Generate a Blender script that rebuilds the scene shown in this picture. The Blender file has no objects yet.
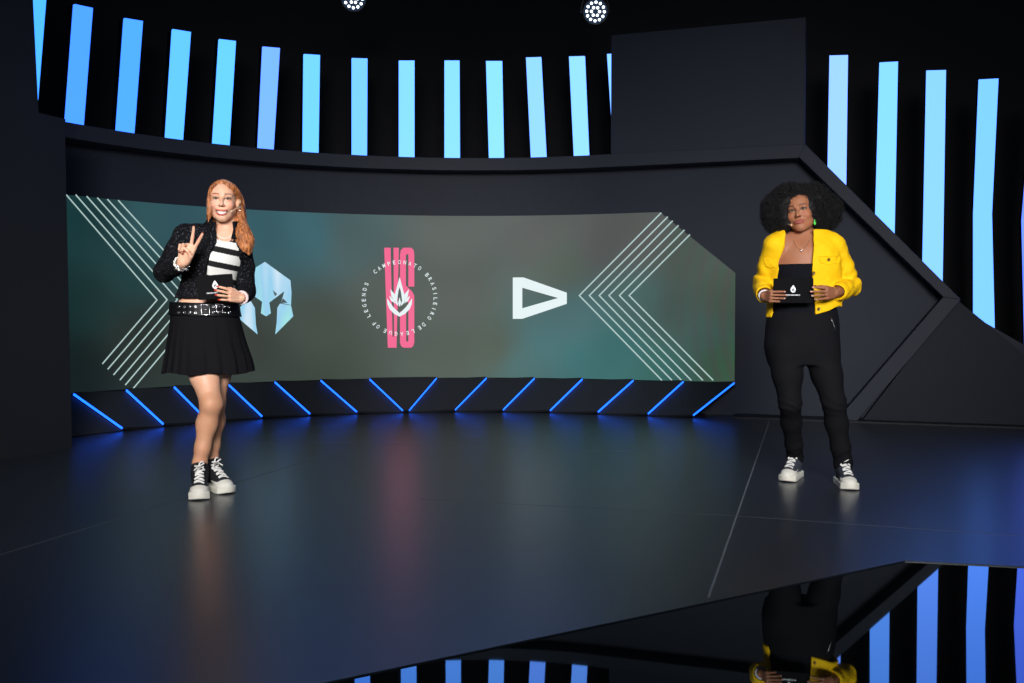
import bpy, bmesh, math, random
import numpy as np
from mathutils import Vector, Matrix
from mathutils.geometry import tessellate_polygon

random.seed(4)
RNG = np.random.default_rng(7)
SC = bpy.context.scene
COL = SC.collection
PI = math.pi

# ------------------------------------------------------------------ objects
def link(o, parent=None):
    COL.objects.link(o)
    if parent is not None:
        o.parent = parent
    return o

def tag(o, label=None, cat=None, group=None, kind=None):
    if label: o['label'] = label
    if cat: o['category'] = cat
    if group: o['group'] = group
    if kind: o['kind'] = kind
    return o

def thing(name, loc, label, cat, group=None, rz=0.0):
    o = bpy.data.objects.new(name, None)
    o.empty_display_size = 0.1
    o.location = loc
    o.rotation_euler = (0, 0, rz)
    link(o)
    return tag(o, label, cat, group)

class MB:
    """collects shapes into one mesh"""
    def __init__(self):
        self.v = []; self.f = []
    def add(self, vs, fs):
        b = len(self.v)
        self.v += [tuple(p) for p in vs]
        self.f += [tuple(b + i for i in f) for f in fs]
        return self
    def box(self, c, s, rot=None):
        hx, hy, hz = s[0]/2, s[1]/2, s[2]/2
        vs = [Vector((x, y, z)) for x in (-hx, hx) for y in (-hy, hy) for z in (-hz, hz)]
        if rot is not None: vs = [rot @ p for p in vs]
        vs = [p + Vector(c) for p in vs]
        return self.add(vs, [(0,1,3,2),(4,6,7,5),(0,4,5,1),(2,3,7,6),(0,2,6,4),(1,5,7,3)])
    def hexa(self, q0, q1):
        """two quads (same winding) joined into a solid"""
        return self.add(list(q0)+list(q1), [(3,2,1,0),(4,5,6,7),(0,1,5,4),(1,2,6,5),(2,3,7,6),(3,0,4,7)])
    def prism(self, poly0, poly1, cap0=True, cap1=True):
        n = len(poly0)
        vs = list(poly0)+list(poly1)
        fs = [(i, (i+1) % n, n+(i+1) % n, n+i) for i in range(n)]
        tri = tessellate_polygon([[Vector(p) for p in poly1]])
        if cap1: fs += [tuple(n+i for i in t) for t in tri]
        if cap0: fs += [tuple(reversed(t)) for t in tri]
        return self.add(vs, fs)
    def flat(self, poly):
        tri = tessellate_polygon([[Vector(p) for p in poly]])
        return self.add(poly, [tuple(t) for t in tri])
    def tube(self, pts, r, seg=8, caps=True, closed=False):
        pts = [Vector(p) for p in pts]
        n = len(pts)
        rs = r if hasattr(r, '__len__') else [r]*n
        ref = None; vs = []; fs = []
        for i, p in enumerate(pts):
            if closed: d = pts[(i+1) % n] - pts[i-1]
            else: d = pts[min(i+1, n-1)] - pts[max(i-1, 0)]
            if d.length < 1e-9: d = Vector((0,0,1))
            d.normalize()
            if ref is None:
                ref = d.orthogonal().normalized()
            ref = (ref - d*ref.dot(d))
            if ref.length < 1e-6: ref = d.orthogonal()
            ref.normalize(); b = d.cross(ref)
            for k in range(seg):
                a = 2*PI*k/seg
                vs.append(p + (ref*math.cos(a) + b*math.sin(a))*rs[i])
        m = n if closed else n-1
        for i in range(m):
            for k in range(seg):
                j = (i+1) % n
                fs.append((i*seg+k, i*seg+(k+1) % seg, j*seg+(k+1) % seg, j*seg+k))
        if caps and not closed:
            fs.append(tuple(reversed(range(seg))))
            fs.append(tuple(range((n-1)*seg, n*seg)))
        return self.add(vs, fs)
    def lathe(self, prof, origin, axis, seg=24):
        """prof: (radius, distance along axis)"""
        ax = Vector(axis).normalized(); u = ax.orthogonal().normalized(); w = ax.cross(u)
        o = Vector(origin); vs = []; fs = []
        for (r, h) in prof:
            for k in range(seg):
                a = 2*PI*k/seg
                vs.append(o + ax*h + (u*math.cos(a)+w*math.sin(a))*r)
        for i in range(len(prof)-1):
            for k in range(seg):
                fs.append((i*seg+k, i*seg+(k+1) % seg, (i+1)*seg+(k+1) % seg, (i+1)*seg+k))
        fs.append(tuple(reversed(range(seg))))
        fs.append(tuple(range((len(prof)-1)*seg, len(prof)*seg)))
        return self.add(vs, fs)
    def sphere(self, c, r, nu=12, nv=8, rot=None):
        rr = r if hasattr(r, '__len__') else (r, r, r)
        vs = []; fs = []
        for j in range(nv+1):
            th = PI*j/nv
            for i in range(nu):
                ph = 2*PI*i/nu
                p = Vector((rr[0]*math.sin(th)*math.cos(ph), rr[1]*math.sin(th)*math.sin(ph), rr[2]*math.cos(th)))
                if rot is not None: p = rot @ p
                vs.append(p + Vector(c))
        for j in range(nv):
            for i in range(nu):
                fs.append((j*nu+i, (j+1)*nu+i, (j+1)*nu+(i+1) % nu, j*nu+(i+1) % nu))
        return self.add(vs, fs)
    def build(self, name, mat, parent=None, smooth=False, bevel=0.0, fix=True):
        me = bpy.data.meshes.new(name)
        me.from_pydata(self.v, [], self.f)
        if fix:
            bm = bmesh.new(); bm.from_mesh(me)
            bmesh.ops.remove_doubles(bm, verts=bm.verts, dist=1e-6)
            bmesh.ops.recalc_face_normals(bm, faces=bm.faces)
            bm.to_mesh(me); bm.free()
        me.materials.append(mat)
        if smooth:
            me.polygons.foreach_set('use_smooth', [True]*len(me.polygons))
        o = link(bpy.data.objects.new(name, me), parent)
        if bevel:
            m = o.modifiers.new('bevel', 'BEVEL'); m.width = bevel; m.segments = 2; m.limit_method = 'ANGLE'
        return o

# ------------------------------------------------------------------ materials
def lin(c):
    return tuple(((v/255)/12.92 if v/255 <= .04045 else ((v/255+.055)/1.055)**2.4) for v in c)

def mat(name, rgb=(128,128,128), rough=.6, metal=0., spec=.5, sheen=0., noise=0., nscale=30., bump=0., bscale=200., linear=None, coat=0., ior=None):
    m = bpy.data.materials.new(name); m.use_nodes = True
    nt = m.node_tree; b = nt.nodes['Principled BSDF']
    c = linear if linear else lin(rgb)
    b.inputs['Base Color'].default_value = (*c, 1)
    b.inputs['Roughness'].default_value = rough
    b.inputs['Metallic'].default_value = metal
    b.inputs['Specular IOR Level'].default_value = spec
    if ior: b.inputs['IOR'].default_value = ior
    if sheen:
        b.inputs['Sheen Weight'].default_value = sheen
    if coat: b.inputs['Coat Weight'].default_value = coat
    if noise or bump:
        tc = nt.nodes.new('ShaderNodeTexCoord')
    if noise:
        n = nt.nodes.new('ShaderNodeTexNoise'); n.inputs['Scale'].default_value = nscale; n.inputs['Detail'].default_value = 4
        nt.links.new(tc.outputs['Object'], n.inputs['Vector'])
        r = nt.nodes.new('ShaderNodeMapRange')
        r.inputs['To Min'].default_value = 1-noise; r.inputs['To Max'].default_value = 1+noise
        nt.links.new(n.outputs['Fac'], r.inputs['Value'])
        v = nt.nodes.new('ShaderNodeVectorMath'); v.operation = 'SCALE'
        v.inputs[0].default_value = c
        nt.links.new(r.outputs['Result'], v.inputs['Scale'])
        nt.links.new(v.outputs['Vector'], b.inputs['Base Color'])
    if bump:
        n2 = nt.nodes.new('ShaderNodeTexNoise'); n2.inputs['Scale'].default_value = bscale; n2.inputs['Detail'].default_value = 3
        nt.links.new(tc.outputs['Object'], n2.inputs['Vector'])
        bp = nt.nodes.new('ShaderNodeBump'); bp.inputs['Strength'].default_value = bump; bp.inputs['Distance'].default_value = .004
        nt.links.new(n2.outputs['Fac'], bp.inputs['Height']); nt.links.new(bp.outputs['Normal'], b.inputs['Normal'])
    return m

def emit(name, rgb, strength=1., linear=None):
    m = bpy.data.materials.new(name); m.use_nodes = True
    b = m.node_tree.nodes['Principled BSDF']
    b.inputs['Base Color'].default_value = (.01,.01,.01,1)
    b.inputs['Roughness'].default_value = .6
    c = linear if linear else lin(rgb)
    b.inputs['Emission Color'].default_value = (*c, 1)
    b.inputs['Emission Strength'].default_value = strength
    return m

def attr_mat(name, rough=.6, spec=.4, emission=False, sheen=0., sss=0., bump=0., bscale=400., attr='Col'):
    m = bpy.data.materials.new(name); m.use_nodes = True
    nt = m.node_tree; b = nt.nodes['Principled BSDF']
    a = nt.nodes.new('ShaderNodeAttribute'); a.attribute_name = attr
    b.inputs['Roughness'].default_value = rough
    b.inputs['Specular IOR Level'].default_value = spec
    if sheen: b.inputs['Sheen Weight'].default_value = sheen
    if emission:
        b.inputs['Base Color'].default_value = (.01,.01,.01,1)
        nt.links.new(a.outputs['Color'], b.inputs['Emission Color'])
        b.inputs['Emission Strength'].default_value = 1
    else:
        nt.links.new(a.outputs['Color'], b.inputs['Base Color'])
    if sss:
        b.inputs['Subsurface Weight'].default_value = sss
        b.inputs['Subsurface Radius'].default_value = (.012,.005,.003)
        b.inputs['Subsurface Scale'].default_value = .5
    if bump:
        tc = nt.nodes.new('ShaderNodeTexCoord')
        n2 = nt.nodes.new('ShaderNodeTexNoise'); n2.inputs['Scale'].default_value = bscale
        nt.links.new(tc.outputs['Object'], n2.inputs['Vector'])
        bp = nt.nodes.new('ShaderNodeBump'); bp.inputs['Strength'].default_value = bump; bp.inputs['Distance'].default_value = .002
        nt.links.new(n2.outputs['Fac'], bp.inputs['Height']); nt.links.new(bp.outputs['Normal'], b.inputs['Normal'])
    return m

def set_col(me, cols):
    a = me.color_attributes.new('Col', 'FLOAT_COLOR', 'POINT')
    c = np.ones((len(me.vertices), 4), np.float32); c[:, :3] = cols
    a.data.foreach_set('color', c.ravel())

# ------------------------------------------------------------------ camera and survey helpers
F = 960.0; CAMH = 1.0; HOR = 308.0
PITCH = math.atan((341.5-HOR)/F)
cam_d = bpy.data.cameras.new('camera'); cam = link(bpy.data.objects.new('camera', cam_d))
cam_d.sensor_width = 36; cam_d.lens = F/1024*36; cam_d.clip_end = 100
cam.location = (0, 0, CAMH); cam.rotation_euler = (PI/2-PITCH, 0, 0)
SC.camera = cam

def ray(px, py):
    dx = (px-512)/F; dy = (341.5-py)/F
    c, s = math.cos(PITCH), math.sin(PITCH)
    return Vector((dx, c+dy*s, -s+dy*c))
def at(px, py, Y):
    d = ray(px, py); k = Y/d.y
    return Vector((d.x*k, Y, CAMH+d.z*k))
def on_floor(px, py, z=0.0):
    d = ray(px, py); k = (z-CAMH)/d.z
    return Vector((d.x*k, d.y*k, z))
# ------------------------------------------------------------------ the stage wall: an arc running on into a straight wall
R0 = 3.85; A0 = math.radians(71.2); CX, CY = -.34, 5.67
NX, NY = math.cos(A0), math.sin(A0); DX, DY = NY, -NX
P0 = (CX+R0*NX, CY+R0*NY)
def W(s, t, z):
    """s along the wall, t out of it towards the stage, z up"""
    if s <= 0:
        a = A0 - s/R0
        return Vector((CX+(R0-t)*math.cos(a), CY+(R0-t)*math.sin(a), z))
    return Vector((P0[0]+s*DX-t*NX, P0[1]+s*DY-t*NY, z))
def hitW(px, py, t):
    d = ray(px, py)
    k = ((P0[0]-t*NX)*NX+(P0[1]-t*NY)*NY)/(d.x*NX+d.y*NY)
    s = (d.x*k-P0[0])*DX+(d.y*k-P0[1])*DY
    if s > 0: return s, CAMH+d.z*k
    r = R0-t; a = d.x**2+d.y**2; b = -2*(d.x*CX+d.y*CY); c = CX**2+CY**2-r*r
    k = (-b+math.sqrt(max(0, b*b-4*a*c)))/(2*a)
    ang = math.atan2(d.y*k-CY, d.x*k-CX)
    return -(ang-A0)*R0, CAMH+d.z*k
def srange(s0, s1, step=.12):
    n = max(1, int(math.ceil((s1-s0)/step)))
    return [s0+(s1-s0)*i/n for i in range(n+1)]
def band(mb, s0, s1, t0, t1, z0, z1):
    ss = srange(s0, s1) if s0 < 0 else [s0, s1]
    if s0 < 0 < s1: ss = srange(s0, 0)+[s1]
    vs = []; fs = []
    for s in ss: vs += [W(s,t1,z0), W(s,t1,z1), W(s,t0,z1), W(s,t0,z0)]
    for i in range(len(ss)-1):
        for k in range(4): fs.append((4*i+k, 4*i+(k+1) % 4, 4*i+4+(k+1) % 4, 4*i+4+k))
    n = 4*(len(ss)-1)
    fs += [(0,1,2,3), (n+3,n+2,n+1,n)]
    mb.add(vs, fs)
    return mb
def wallpoly(mb, sz, t0, t1):
    mb.prism([W(s,t0,z) for s, z in sz], [W(s,t1,z) for s, z in sz])
    return mb

M_wall = mat('painted slate wall', linear=(.019,.0235,.040), rough=.62, spec=.25, noise=.12, nscale=2.5)
M_trim = mat('painted slate trim', linear=(.021,.0255,.041), rough=.6, spec=.25, noise=.1, nscale=3)
M_left = mat('dark left wall', linear=(.014,.016,.022), rough=.65, spec=.25, noise=.12, nscale=2)
M_black = mat('black drape', linear=(.004,.004,.005), rough=.9, noise=.2, nscale=4)
M_blackmetal = mat('black metal', linear=(.012,.012,.014), rough=.5)
M_housing = mat('matt black housing', linear=(.003,.003,.004), rough=.8, spec=.05)
M_stage = mat('satin stage floor', linear=(.012,.016,.025), rough=.32, spec=.5, noise=.15, nscale=3, ior=1.95)
M_gloss = mat('black gloss floor', linear=(.0022,.0022,.0026), rough=.02, spec=.5, ior=2.2)
M_seam = mat('floor seam', linear=(.12,.13,.15), rough=.5)

S_L = -5.13                                   # where the arc meets the left wall
S_R = 4.9
# --- walls
wb = MB()
band(wb, S_L-.42, 0, -.12, 0, 0, 2.44)
s_pan0 = hitW(611, 100, .2)[0]
tz = 2.44
c1 = hitW(802, 150, .2); c2 = hitW(955, 297, .2)
far = hitW(1024, 353, .15); slope = (far[1]-c2[1])/(far[0]-c2[0])
s_end = far[0]+1.1
poly = [(0,0),(s_end,0),(s_end, max(.02, far[1]+slope*1.1)),(c2[0]-.06,c2[1]-.02),(c1[0],tz-.03),(0,tz-.03)]
wallpoly(wb, poly, -.12, 0)
tag(wb.build('wall_back', M_wall), kind='structure')

# --- raised rim, diagonal trims, lower right panel
rim = MB(); band(rim, S_L-.42, 0, 0, .25, 2.32, 2.44)
pa = hitW(805, 144, .25); pb = hitW(798.4, 156.5, .25)
wallpoly(rim, [(0,2.32),(pb[0],2.32),(pa[0],2.44),(0,2.44)], 0, .25)
tag(rim.build('trim_1', M_trim, bevel=.004), kind='structure')
g = lambda x, y, t=.25: hitW(x, y, t)
dg = MB()
o1, o2, i1, i2 = g(805,144), g(961,299.5), g(798.4,156.5), g(943.4,297)
wallpoly(dg, [i1,i2,o2,o1], 0, .25)
tag(dg.build('trim_2', M_trim, bevel=.004), kind='structure')
ar = MB()
a1, a2 = g(850,405), g(857,421)
def at_floor(p, q):                            # run the arm down to the floor
    k = (0-q[1])/(p[1]-q[1]); return (q[0]+(p[0]-q[0])*k, 0)
wallpoly(ar, [i2, at_floor(a1, i2), at_floor(a2, o2), o2], 0, .25)
tag(ar.build('trim_3', M_trim, bevel=.004), kind='structure')
rp = MB()
q0 = hitW(956,299,.14); q1 = hitW(1024,354,.14); q2 = hitW(858,423,.14)
sl = (q1[1]-q0[1])/(q1[0]-q0[0]); ex = q1[0]+1.0
wallpoly(rp, [q0, (q2[0]+.03,0), (ex,0), (ex, max(.02,q1[1]+sl)), q1], 0, .14)
tag(rp.build('trim_4', mat('slate lower panel', linear=(.0105,.0130,.0225), rough=.62, spec=.2, noise=.12, nscale=2.5)), kind='structure')
# plinth along the right wall
pl = MB()
wallpoly(pl, [(hitW(735,418,.05)[0],0),(s_end,0),(s_end,.02),(hitW(735,418,.05)[0],.02)], 0, .3)
tag(pl.build('baseboard_right', M_left), kind='structure')

# --- tall slate panel standing on the rim
pnl = thing('backdrop_panel', W(1.1,.1,2.44), 'large plain slate rectangular panel standing on the rim above the screen', 'panel')
def local(o, mb):
    L = Vector(o.location); mb.v = [tuple(Vector(p)-L) for p in mb.v]; return mb
p0 = hitW(611, 100, .2)[0]; p1 = hitW(805, 100, .2)[0]
local(pnl, wallpoly(MB(), [(p0,2.442),(p1,2.442),(p1,3.555),(p0,3.555)], .02, .2)).build('board', M_wall, pnl, bevel=.004)
local(pnl, wallpoly(MB(), [(p1-.14,2.442),(p1-.06,2.442),(p1-.06,3.4),(p1-.14,3.4)], -.1, .02)).build('stiffener', M_blackmetal, pnl)
local(pnl, wallpoly(MB(), [(p0+.06,2.442),(p0+.14,2.442),(p0+.14,3.4),(p0+.06,3.4)], -.1, .02)).build('stiffener', M_blackmetal, pnl)

# --- left wall, standing forward of the arc
L1 = on_floor(72, 447.5); L2 = on_floor(10, 459.5)
ld = (L2-L1).normalized(); ln = Vector((ld.y, -ld.x, 0))
if ln.x > 0: ln = -ln                         # away from the stage
def hitL(px, py):
    d = ray(px, py); k = (L1-Vector((0,0,CAMH))).dot(ln)/d.dot(ln)
    p = Vector((0,0,CAMH))+d*k
    return p
lw = [(L1.x,L1.y,0)] + [tuple(hitL(*p)) for p in ((65,133),(65.5,119),(38.6,112.8),(33,0),(28,-130),(-170,-130),(-150,60),(0,424))] + [(L2.x,L2.y,0)]
mbl = MB(); mbl.prism([Vector(p)+ln*.16 for p in lw], [Vector(p) for p in lw])
tag(mbl.build('wall_left', M_left), kind='structure')

# --- surround: floor, ceiling, dark outer walls
fl = MB(); fl.box((0,4.5,-.05), (15,17,.1))
M_gloss.node_tree.nodes['Principled BSDF'].inputs['Specular Tint'].default_value = (.68,.95,1,1)
tag(fl.build('floor', M_gloss), kind='structure')
e1 = on_floor(322, 683, .004); e2 = on_floor(905, 560.5, .004); e3 = on_floor(1024, 566.5, .004)
d0 = (e1-e2).normalized(); d1 = (e3-e2).normalized()
st = [e1+d0*3.2, e2, e3+d1*3.0, Vector((7.2,12,.004)), Vector((-7.2,12,.004)), Vector((-7.2,2.0,.004))]
sb = MB(); sb.prism([Vector((p.x,p.y,0)) for p in st], [Vector(p) for p in st])
tag(sb.build('floor_stage', M_stage), kind='structure')
def strip(name, p, q, w=.012):
    d = (q-p).normalized(); n = Vector((-d.y, d.x, 0))*w/2
    m = MB(); z0, z1 = Vector((0,0,.002)), Vector((0,0,.0046))
    a = [Vector((v.x,v.y,0)) for v in (p-n, q-n, q+n, p+n)]
    m.hexa([v+z0 for v in a], [v+z1 for v in a])
    tag(m.build(name, M_seam), kind='structure')
strip('trim_5', on_floor(769.5,421.5), on_floor(708.5,598.5), .009)
M_seam = mat('faint floor seam', linear=(.045,.048,.056), rough=.4)
strip('trim_6', on_floor(345,450), on_floor(-40,568), .012)
strip('trim_7', on_floor(735,516.5), on_floor(1080,541), .010)
strip('trim_8', on_floor(250,441), on_floor(640,452), .014)
strip('trim_9', on_floor(735,516.5), on_floor(420,500), .008)
cl = MB(); cl.box((0,4.5,5.45), (15,17,.1))
tag(cl.build('ceiling', M_black), kind='structure')
bk = MB(); band(bk, S_L-1.4, 0, -1.3, -1.2, 0, 5.4); band(bk, 0, 6.2, -1.3, -1.2, 0, 5.4)
tag(bk.build('wall_drape', M_black), kind='structure')

# ------------------------------------------------------------------ LED screen
M_screen = attr_mat('led screen picture', rough=.55, spec=.3, emission=True)
M_white = emit('white screen graphics', (226,240,242))
M_pink = emit('pink screen graphics', (240,92,140))
M_lines = emit('pale screen lines', (172,198,196))
M_dark = emit('dark screen graphics', (62,76,72))
ST = .04
zb, zt = .312, 1.905
sR = hitW(735, 330, ST)[0]; sC = hitW(660, 212, ST)[0]; zC = hitW(735, 273, ST)[1]
scr = thing('led_screen', W(-1.5, ST, zb), 'long curved LED screen showing team emblems and a pink VS on dark teal', 'screen')
def pane(s0, s1):
    n = 420; m = 110
    ss = np.linspace(s0, s1, n+1)
    v = []; f = []; info = []
    for s in ss:
        top = zt if s <= sC else zt+(zC-zt)*(s-sC)/(sR-sC)
        for k in range(m+1):
            z = zb+(top-zb)*k/m
            v.append(W(s, ST, z)); info.append((s, z))
    for i in range(n):
        for k in range(m):
            f.append((i*(m+1)+k, (i+1)*(m+1)+k, (i+1)*(m+1)+k+1, i*(m+1)+k+1))
    return v, f, np.array(info)
v, f, info = pane(S_L-.09, sR)
samples = [(90,215,(24,58,60)),(90,300,(24,50,50)),(90,370,(22,34,34)),(140,340,(36,46,42)),(150,220,(46,86,92)),(180,210,(48,88,98)),
 (180,350,(44,56,50)),(130,270,(30,66,68)),(260,225,(50,94,104)),(310,235,(52,98,108)),(240,340,(58,66,60)),(320,330,(64,74,66)),(340,365,(58,70,60)),
 (350,240,(66,92,94)),(380,300,(74,84,78)),(450,235,(84,92,88)),(460,300,(76,84,78)),(450,360,(70,84,74)),(495,350,(74,88,74)),(540,235,(90,94,92)),
 (545,345,(62,112,116)),(580,360,(52,116,118)),(520,365,(64,108,108)),(575,320,(66,108,112)),(600,240,(84,86,86)),(560,265,(78,92,82)),(640,240,(84,86,84)),(620,350,(48,112,112)),(640,300,(64,100,98)),
 (660,370,(46,104,98)),(690,260,(70,84,76)),(720,300,(64,78,66)),(700,330,(62,88,84)),(725,365,(58,86,66)),(680,310,(60,80,74))]
pts = []; cl_ = []
for x, y, c in samples:
    s, z = hitW(x, y, ST); pts.append((s, z)); cl_.append(lin(c))
pts = np.array(pts); cl_ = np.array(cl_)
d2 = ((info[:, None, :]-pts[None])**2).sum(2)
w = 1/(d2+.028)**1.9
col = (w[..., None]*cl_[None]).sum(1)/w.sum(1)[:, None]
# banded rings of the picture and moire near the right end
rr = np.hypot(info[:, 0]-2.6, info[:, 1]-.9)
amt = np.clip((info[:, 0]-.5)/.8, 0, 1)
mo = np.sin(rr*48)*amt
col[:, 0] *= 1+.22*mo; col[:, 1] *= 1-.12*mo
rr2 = np.hypot(info[:, 0]+1.6, info[:, 1]-2.6)
col *= (.84+.05*np.sin(rr2*9))[:, None]
mod = np.floor((info[:, 0]-S_L)/.5)
col *= (1+.05*np.sin(mod*12.9))[:, None]
me = bpy.data.meshes.new('display'); L = Vector(scr.location)
me.from_pydata([tuple(p-L) for p in v], [], f); set_col(me, col); me.materials.append(M_screen)
link(bpy.data.objects.new('display', me), scr)
# cabinet behind the display
cb = MB(); band(cb, S_L-.09, sC, 0, ST-.004, zb, zt)
wallpoly(cb, [(sC,zb),(sR,zb),(sR,zC),(sC,zt)], 0, ST-.004)
local(scr, cb).build('cabinet', M_blackmetal, scr)

GT = ST+.005
def G(px, py, t=GT):
    s, z = hitW(px, py, t); return W(s, t, z)
def ribbon(mb, pl, w=1.7):
    for (a, b) in zip(pl[:-1], pl[1:]):
        d = Vector((b[0]-a[0], b[1]-a[1])); L_ = d.length; d.normalize(); n = Vector((-d.y, d.x))*w/2
        d = d*w*.35
        k = 10
        for i in range(k):
            p = Vector(a)-d*(i == 0)+(Vector(b)-Vector(a))*i/k; q = Vector(a)+(Vector(b)-Vector(a))*(i+1)/k+d*(i == k-1)
            mb.add([G(*(p-n)), G(*(q-n)), G(*(q+n)), G(*(p+n))], [(0,1,2,3)])
for i in range(6):
    top = [(66.5,195),(76,195),(87,196.5),(97.6,198),(107.7,199.5),(118.5,200.5)][i]
    bot = [(102.7,363.5),(108,369),(113.8,374.6),(120.2,379.7),(125.6,384.7),(132,390)][i]
    mb = MB(); ribbon(mb, [top, (157+10.2*i, 300-.2*i), bot], 1.3)
    local(scr, mb).build('chevron_line', M_lines, scr, fix=False)
for i in range(6):
    top = [(661,213),(667.5,217),(672.4,221),(678.3,225.6),(684.2,230.2),(689.7,234.8)][i]
    mb = MB(); ribbon(mb, [top, ([579.3,589.3,599.2,608.9,619.4,629.1][i],295.5), ([661.6,671.6,681.2,690.9,702.6,712.9][i],380)], 1.3)
    local(scr, mb).build('chevron_line', M_lines, scr, fix=False)
def px(ox, oy, k, pl): return [(ox+x/k, oy+y/k) for x, y in pl]
def shape(name, polys, m, dt=0.0, par=None):
    mb = MB()
    for p in polys: mb.flat([G(x, y, GT+dt) for x, y in p])
    return local(scr, mb).build(name, m, par or scr, fix=False)
# arrow-like emblem
ao = px(340,200,3.796,[(656,294),(697,294),(861,352),(861,394),(692,451),(656,451)]); ai = px(340,200,3.796,[(692,333),(828,372),(692,411)])
shape('triangle_emblem', [[ao[0],ao[1],ao[2],ai[1],ai[0]],[ao[2],ao[3],ai[1]],[ao[3],ao[4],ai[2],ai[1]],[ao[4],ao[5],ao[0],ai[0],ai[2]]], M_white)
# helmet emblem
H = lambda pl: px(230,255,8.03,pl)
m_h = emit('iridescent helmet graphics', (150,214,228)); nt = m_h.node_tree
tcn = nt.nodes.new('ShaderNodeTexCoord'); mp = nt.nodes.new('ShaderNodeMapping'); mp.inputs['Scale'].default_value = (5,5,.8)
ns = nt.nodes.new('ShaderNodeTexNoise'); ns.inputs['Scale'].default_value = 1.4; ns.inputs['Detail'].default_value = 1
cr = nt.nodes.new('ShaderNodeValToRGB')
for e, (p_, c_) in zip([cr.color_ramp.elements[0], cr.color_ramp.elements[1], cr.color_ramp.elements.new(.5)], [(.36,(160,226,226)),(.64,(186,186,240)),(.5,(150,206,236))]):
    e.position = p_; e.color = (*lin(c_), 1)
nt.links.new(tcn.outputs['Object'], mp.inputs['Vector']); nt.links.new(mp.outputs['Vector'], ns.inputs['Vector'])
nt.links.new(ns.outputs['Fac'], cr.inputs['Fac']); nt.links.new(cr.outputs['Color'], nt.nodes['Principled BSDF'].inputs['Emission Color'])
hm = shape('helmet_emblem', [H([(280,55),(178,118),(165,215),(157,305),(258,375),(248,468),(290,493),(328,468),(316,382),(437,290),(410,384),(490,402),(494,300),(485,203)]),
   H([(402,390),(490,405),(508,492),(363,638),(375,540),(380,425)]), H([(152,345),(200,425),(208,560),(222,638),(66,505),(80,420)])], m_h)
for q in ([(343,282),(378,312),(362,332)], [(424,348),(462,384),(410,384)]): shape('scratch_mark', [H(q)], M_dark, .004, hm)
# VS lettering
V_ = lambda pl: px(340,230,5.25,pl)
vs = shape('versus_lettering', [V_([(232,93),(266,93),(276,560),(284,560),(281,93),(309,93),(297,618),(251,618)]),
   V_([(315,128),(320,104),(334,93),(374,93),(386,104),(390,128),(390,297),(359,297),(359,132),(353,124),(346,132),(346,292),(378,322),(390,345),(390,590),(384,610),(372,618),(334,618),(321,610),(315,590),(315,428),(347,428),(347,580),(353,588),(359,580),(359,385),(324,335),(315,312)])], M_pink)
fl_ = [[(313,246),(329,305),(319,318),(313,300)],[(313,246),(297,305),(307,318),(313,300)],
 [(297,305),(282,362),(294,388),(307,400),(300,370),(307,318)],[(329,305),(344,362),(332,388),(319,400),(326,370),(319,318)],
 [(313,352),(321,384),(313,404),(305,384)],
 [(264,310),(288,338),(282,362),(270,350)],[(362,310),(338,338),(344,362),(356,350)],[(258,346),(282,362),(290,386),(268,372)],[(368,346),(344,362),(336,386),(358,372)],
 [(247,358),(262,380),(280,405),(304,428),(313,436),(313,455),(284,440),(260,415),(249,388)],[(379,358),(364,380),(346,405),(322,428),(313,436),(313,455),(342,440),(366,415),(377,388)]]
shape('flame_emblem', [V_(p) for p in fl_], M_white, .004)
def glyph(ch, size):
    cu = bpy.data.curves.new('t', 'FONT'); cu.body = ch; cu.size = size; cu.resolution_u = 3; cu.offset = size*.012
    o = bpy.data.objects.new('t', cu); COL.objects.link(o)
    me = bpy.data.meshes.new_from_object(o.evaluated_get(bpy.context.evaluated_depsgraph_get()))
    vs_ = [tuple(v.co) for v in me.vertices]; fs_ = [tuple(p.vertices) for p in me.polygons]
    bpy.data.objects.remove(o); bpy.data.curves.remove(cu); bpy.data.meshes.remove(me)
    return vs_, fs_
bpy.context.view_layer.update()
cxp, cyp, rad = 399.6, 298.0, 34.0
def arc_text(word, a0, a1):
    n = len(word)
    for i, ch in enumerate(word):
        a = math.radians(a0+(a1-a0)*(i/(n-1) if n > 1 else .5))     # clock angle
        vs_, fs_ = glyph(ch, 5.6)
        xs = [q[0] for q in vs_]; mid = (min(xs)+max(xs))/2; wd = max(xs)-min(xs)
        out = []
        for q in vs_:
            x = (q[0]-mid)*min(1., 2.7/wd); r_ = rad+q[1]
            out.append(G(cxp+r_*math.sin(a)+x*math.cos(a), cyp-r_*math.cos(a)+x*math.sin(a), GT+.005))
        mb = MB(); mb.add(out, fs_); local(scr, mb).build('ring_letter', M_white, scr, fix=False)
arc_text('CAMPEONATO', -43, 34); arc_text('BRASILEIRO', 50, 124); arc_text('DE', 138, 146); arc_text('LEAGUE', 158, 204); arc_text('OF', 217, 225); arc_text('LEGENDS', 240, 293)

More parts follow.
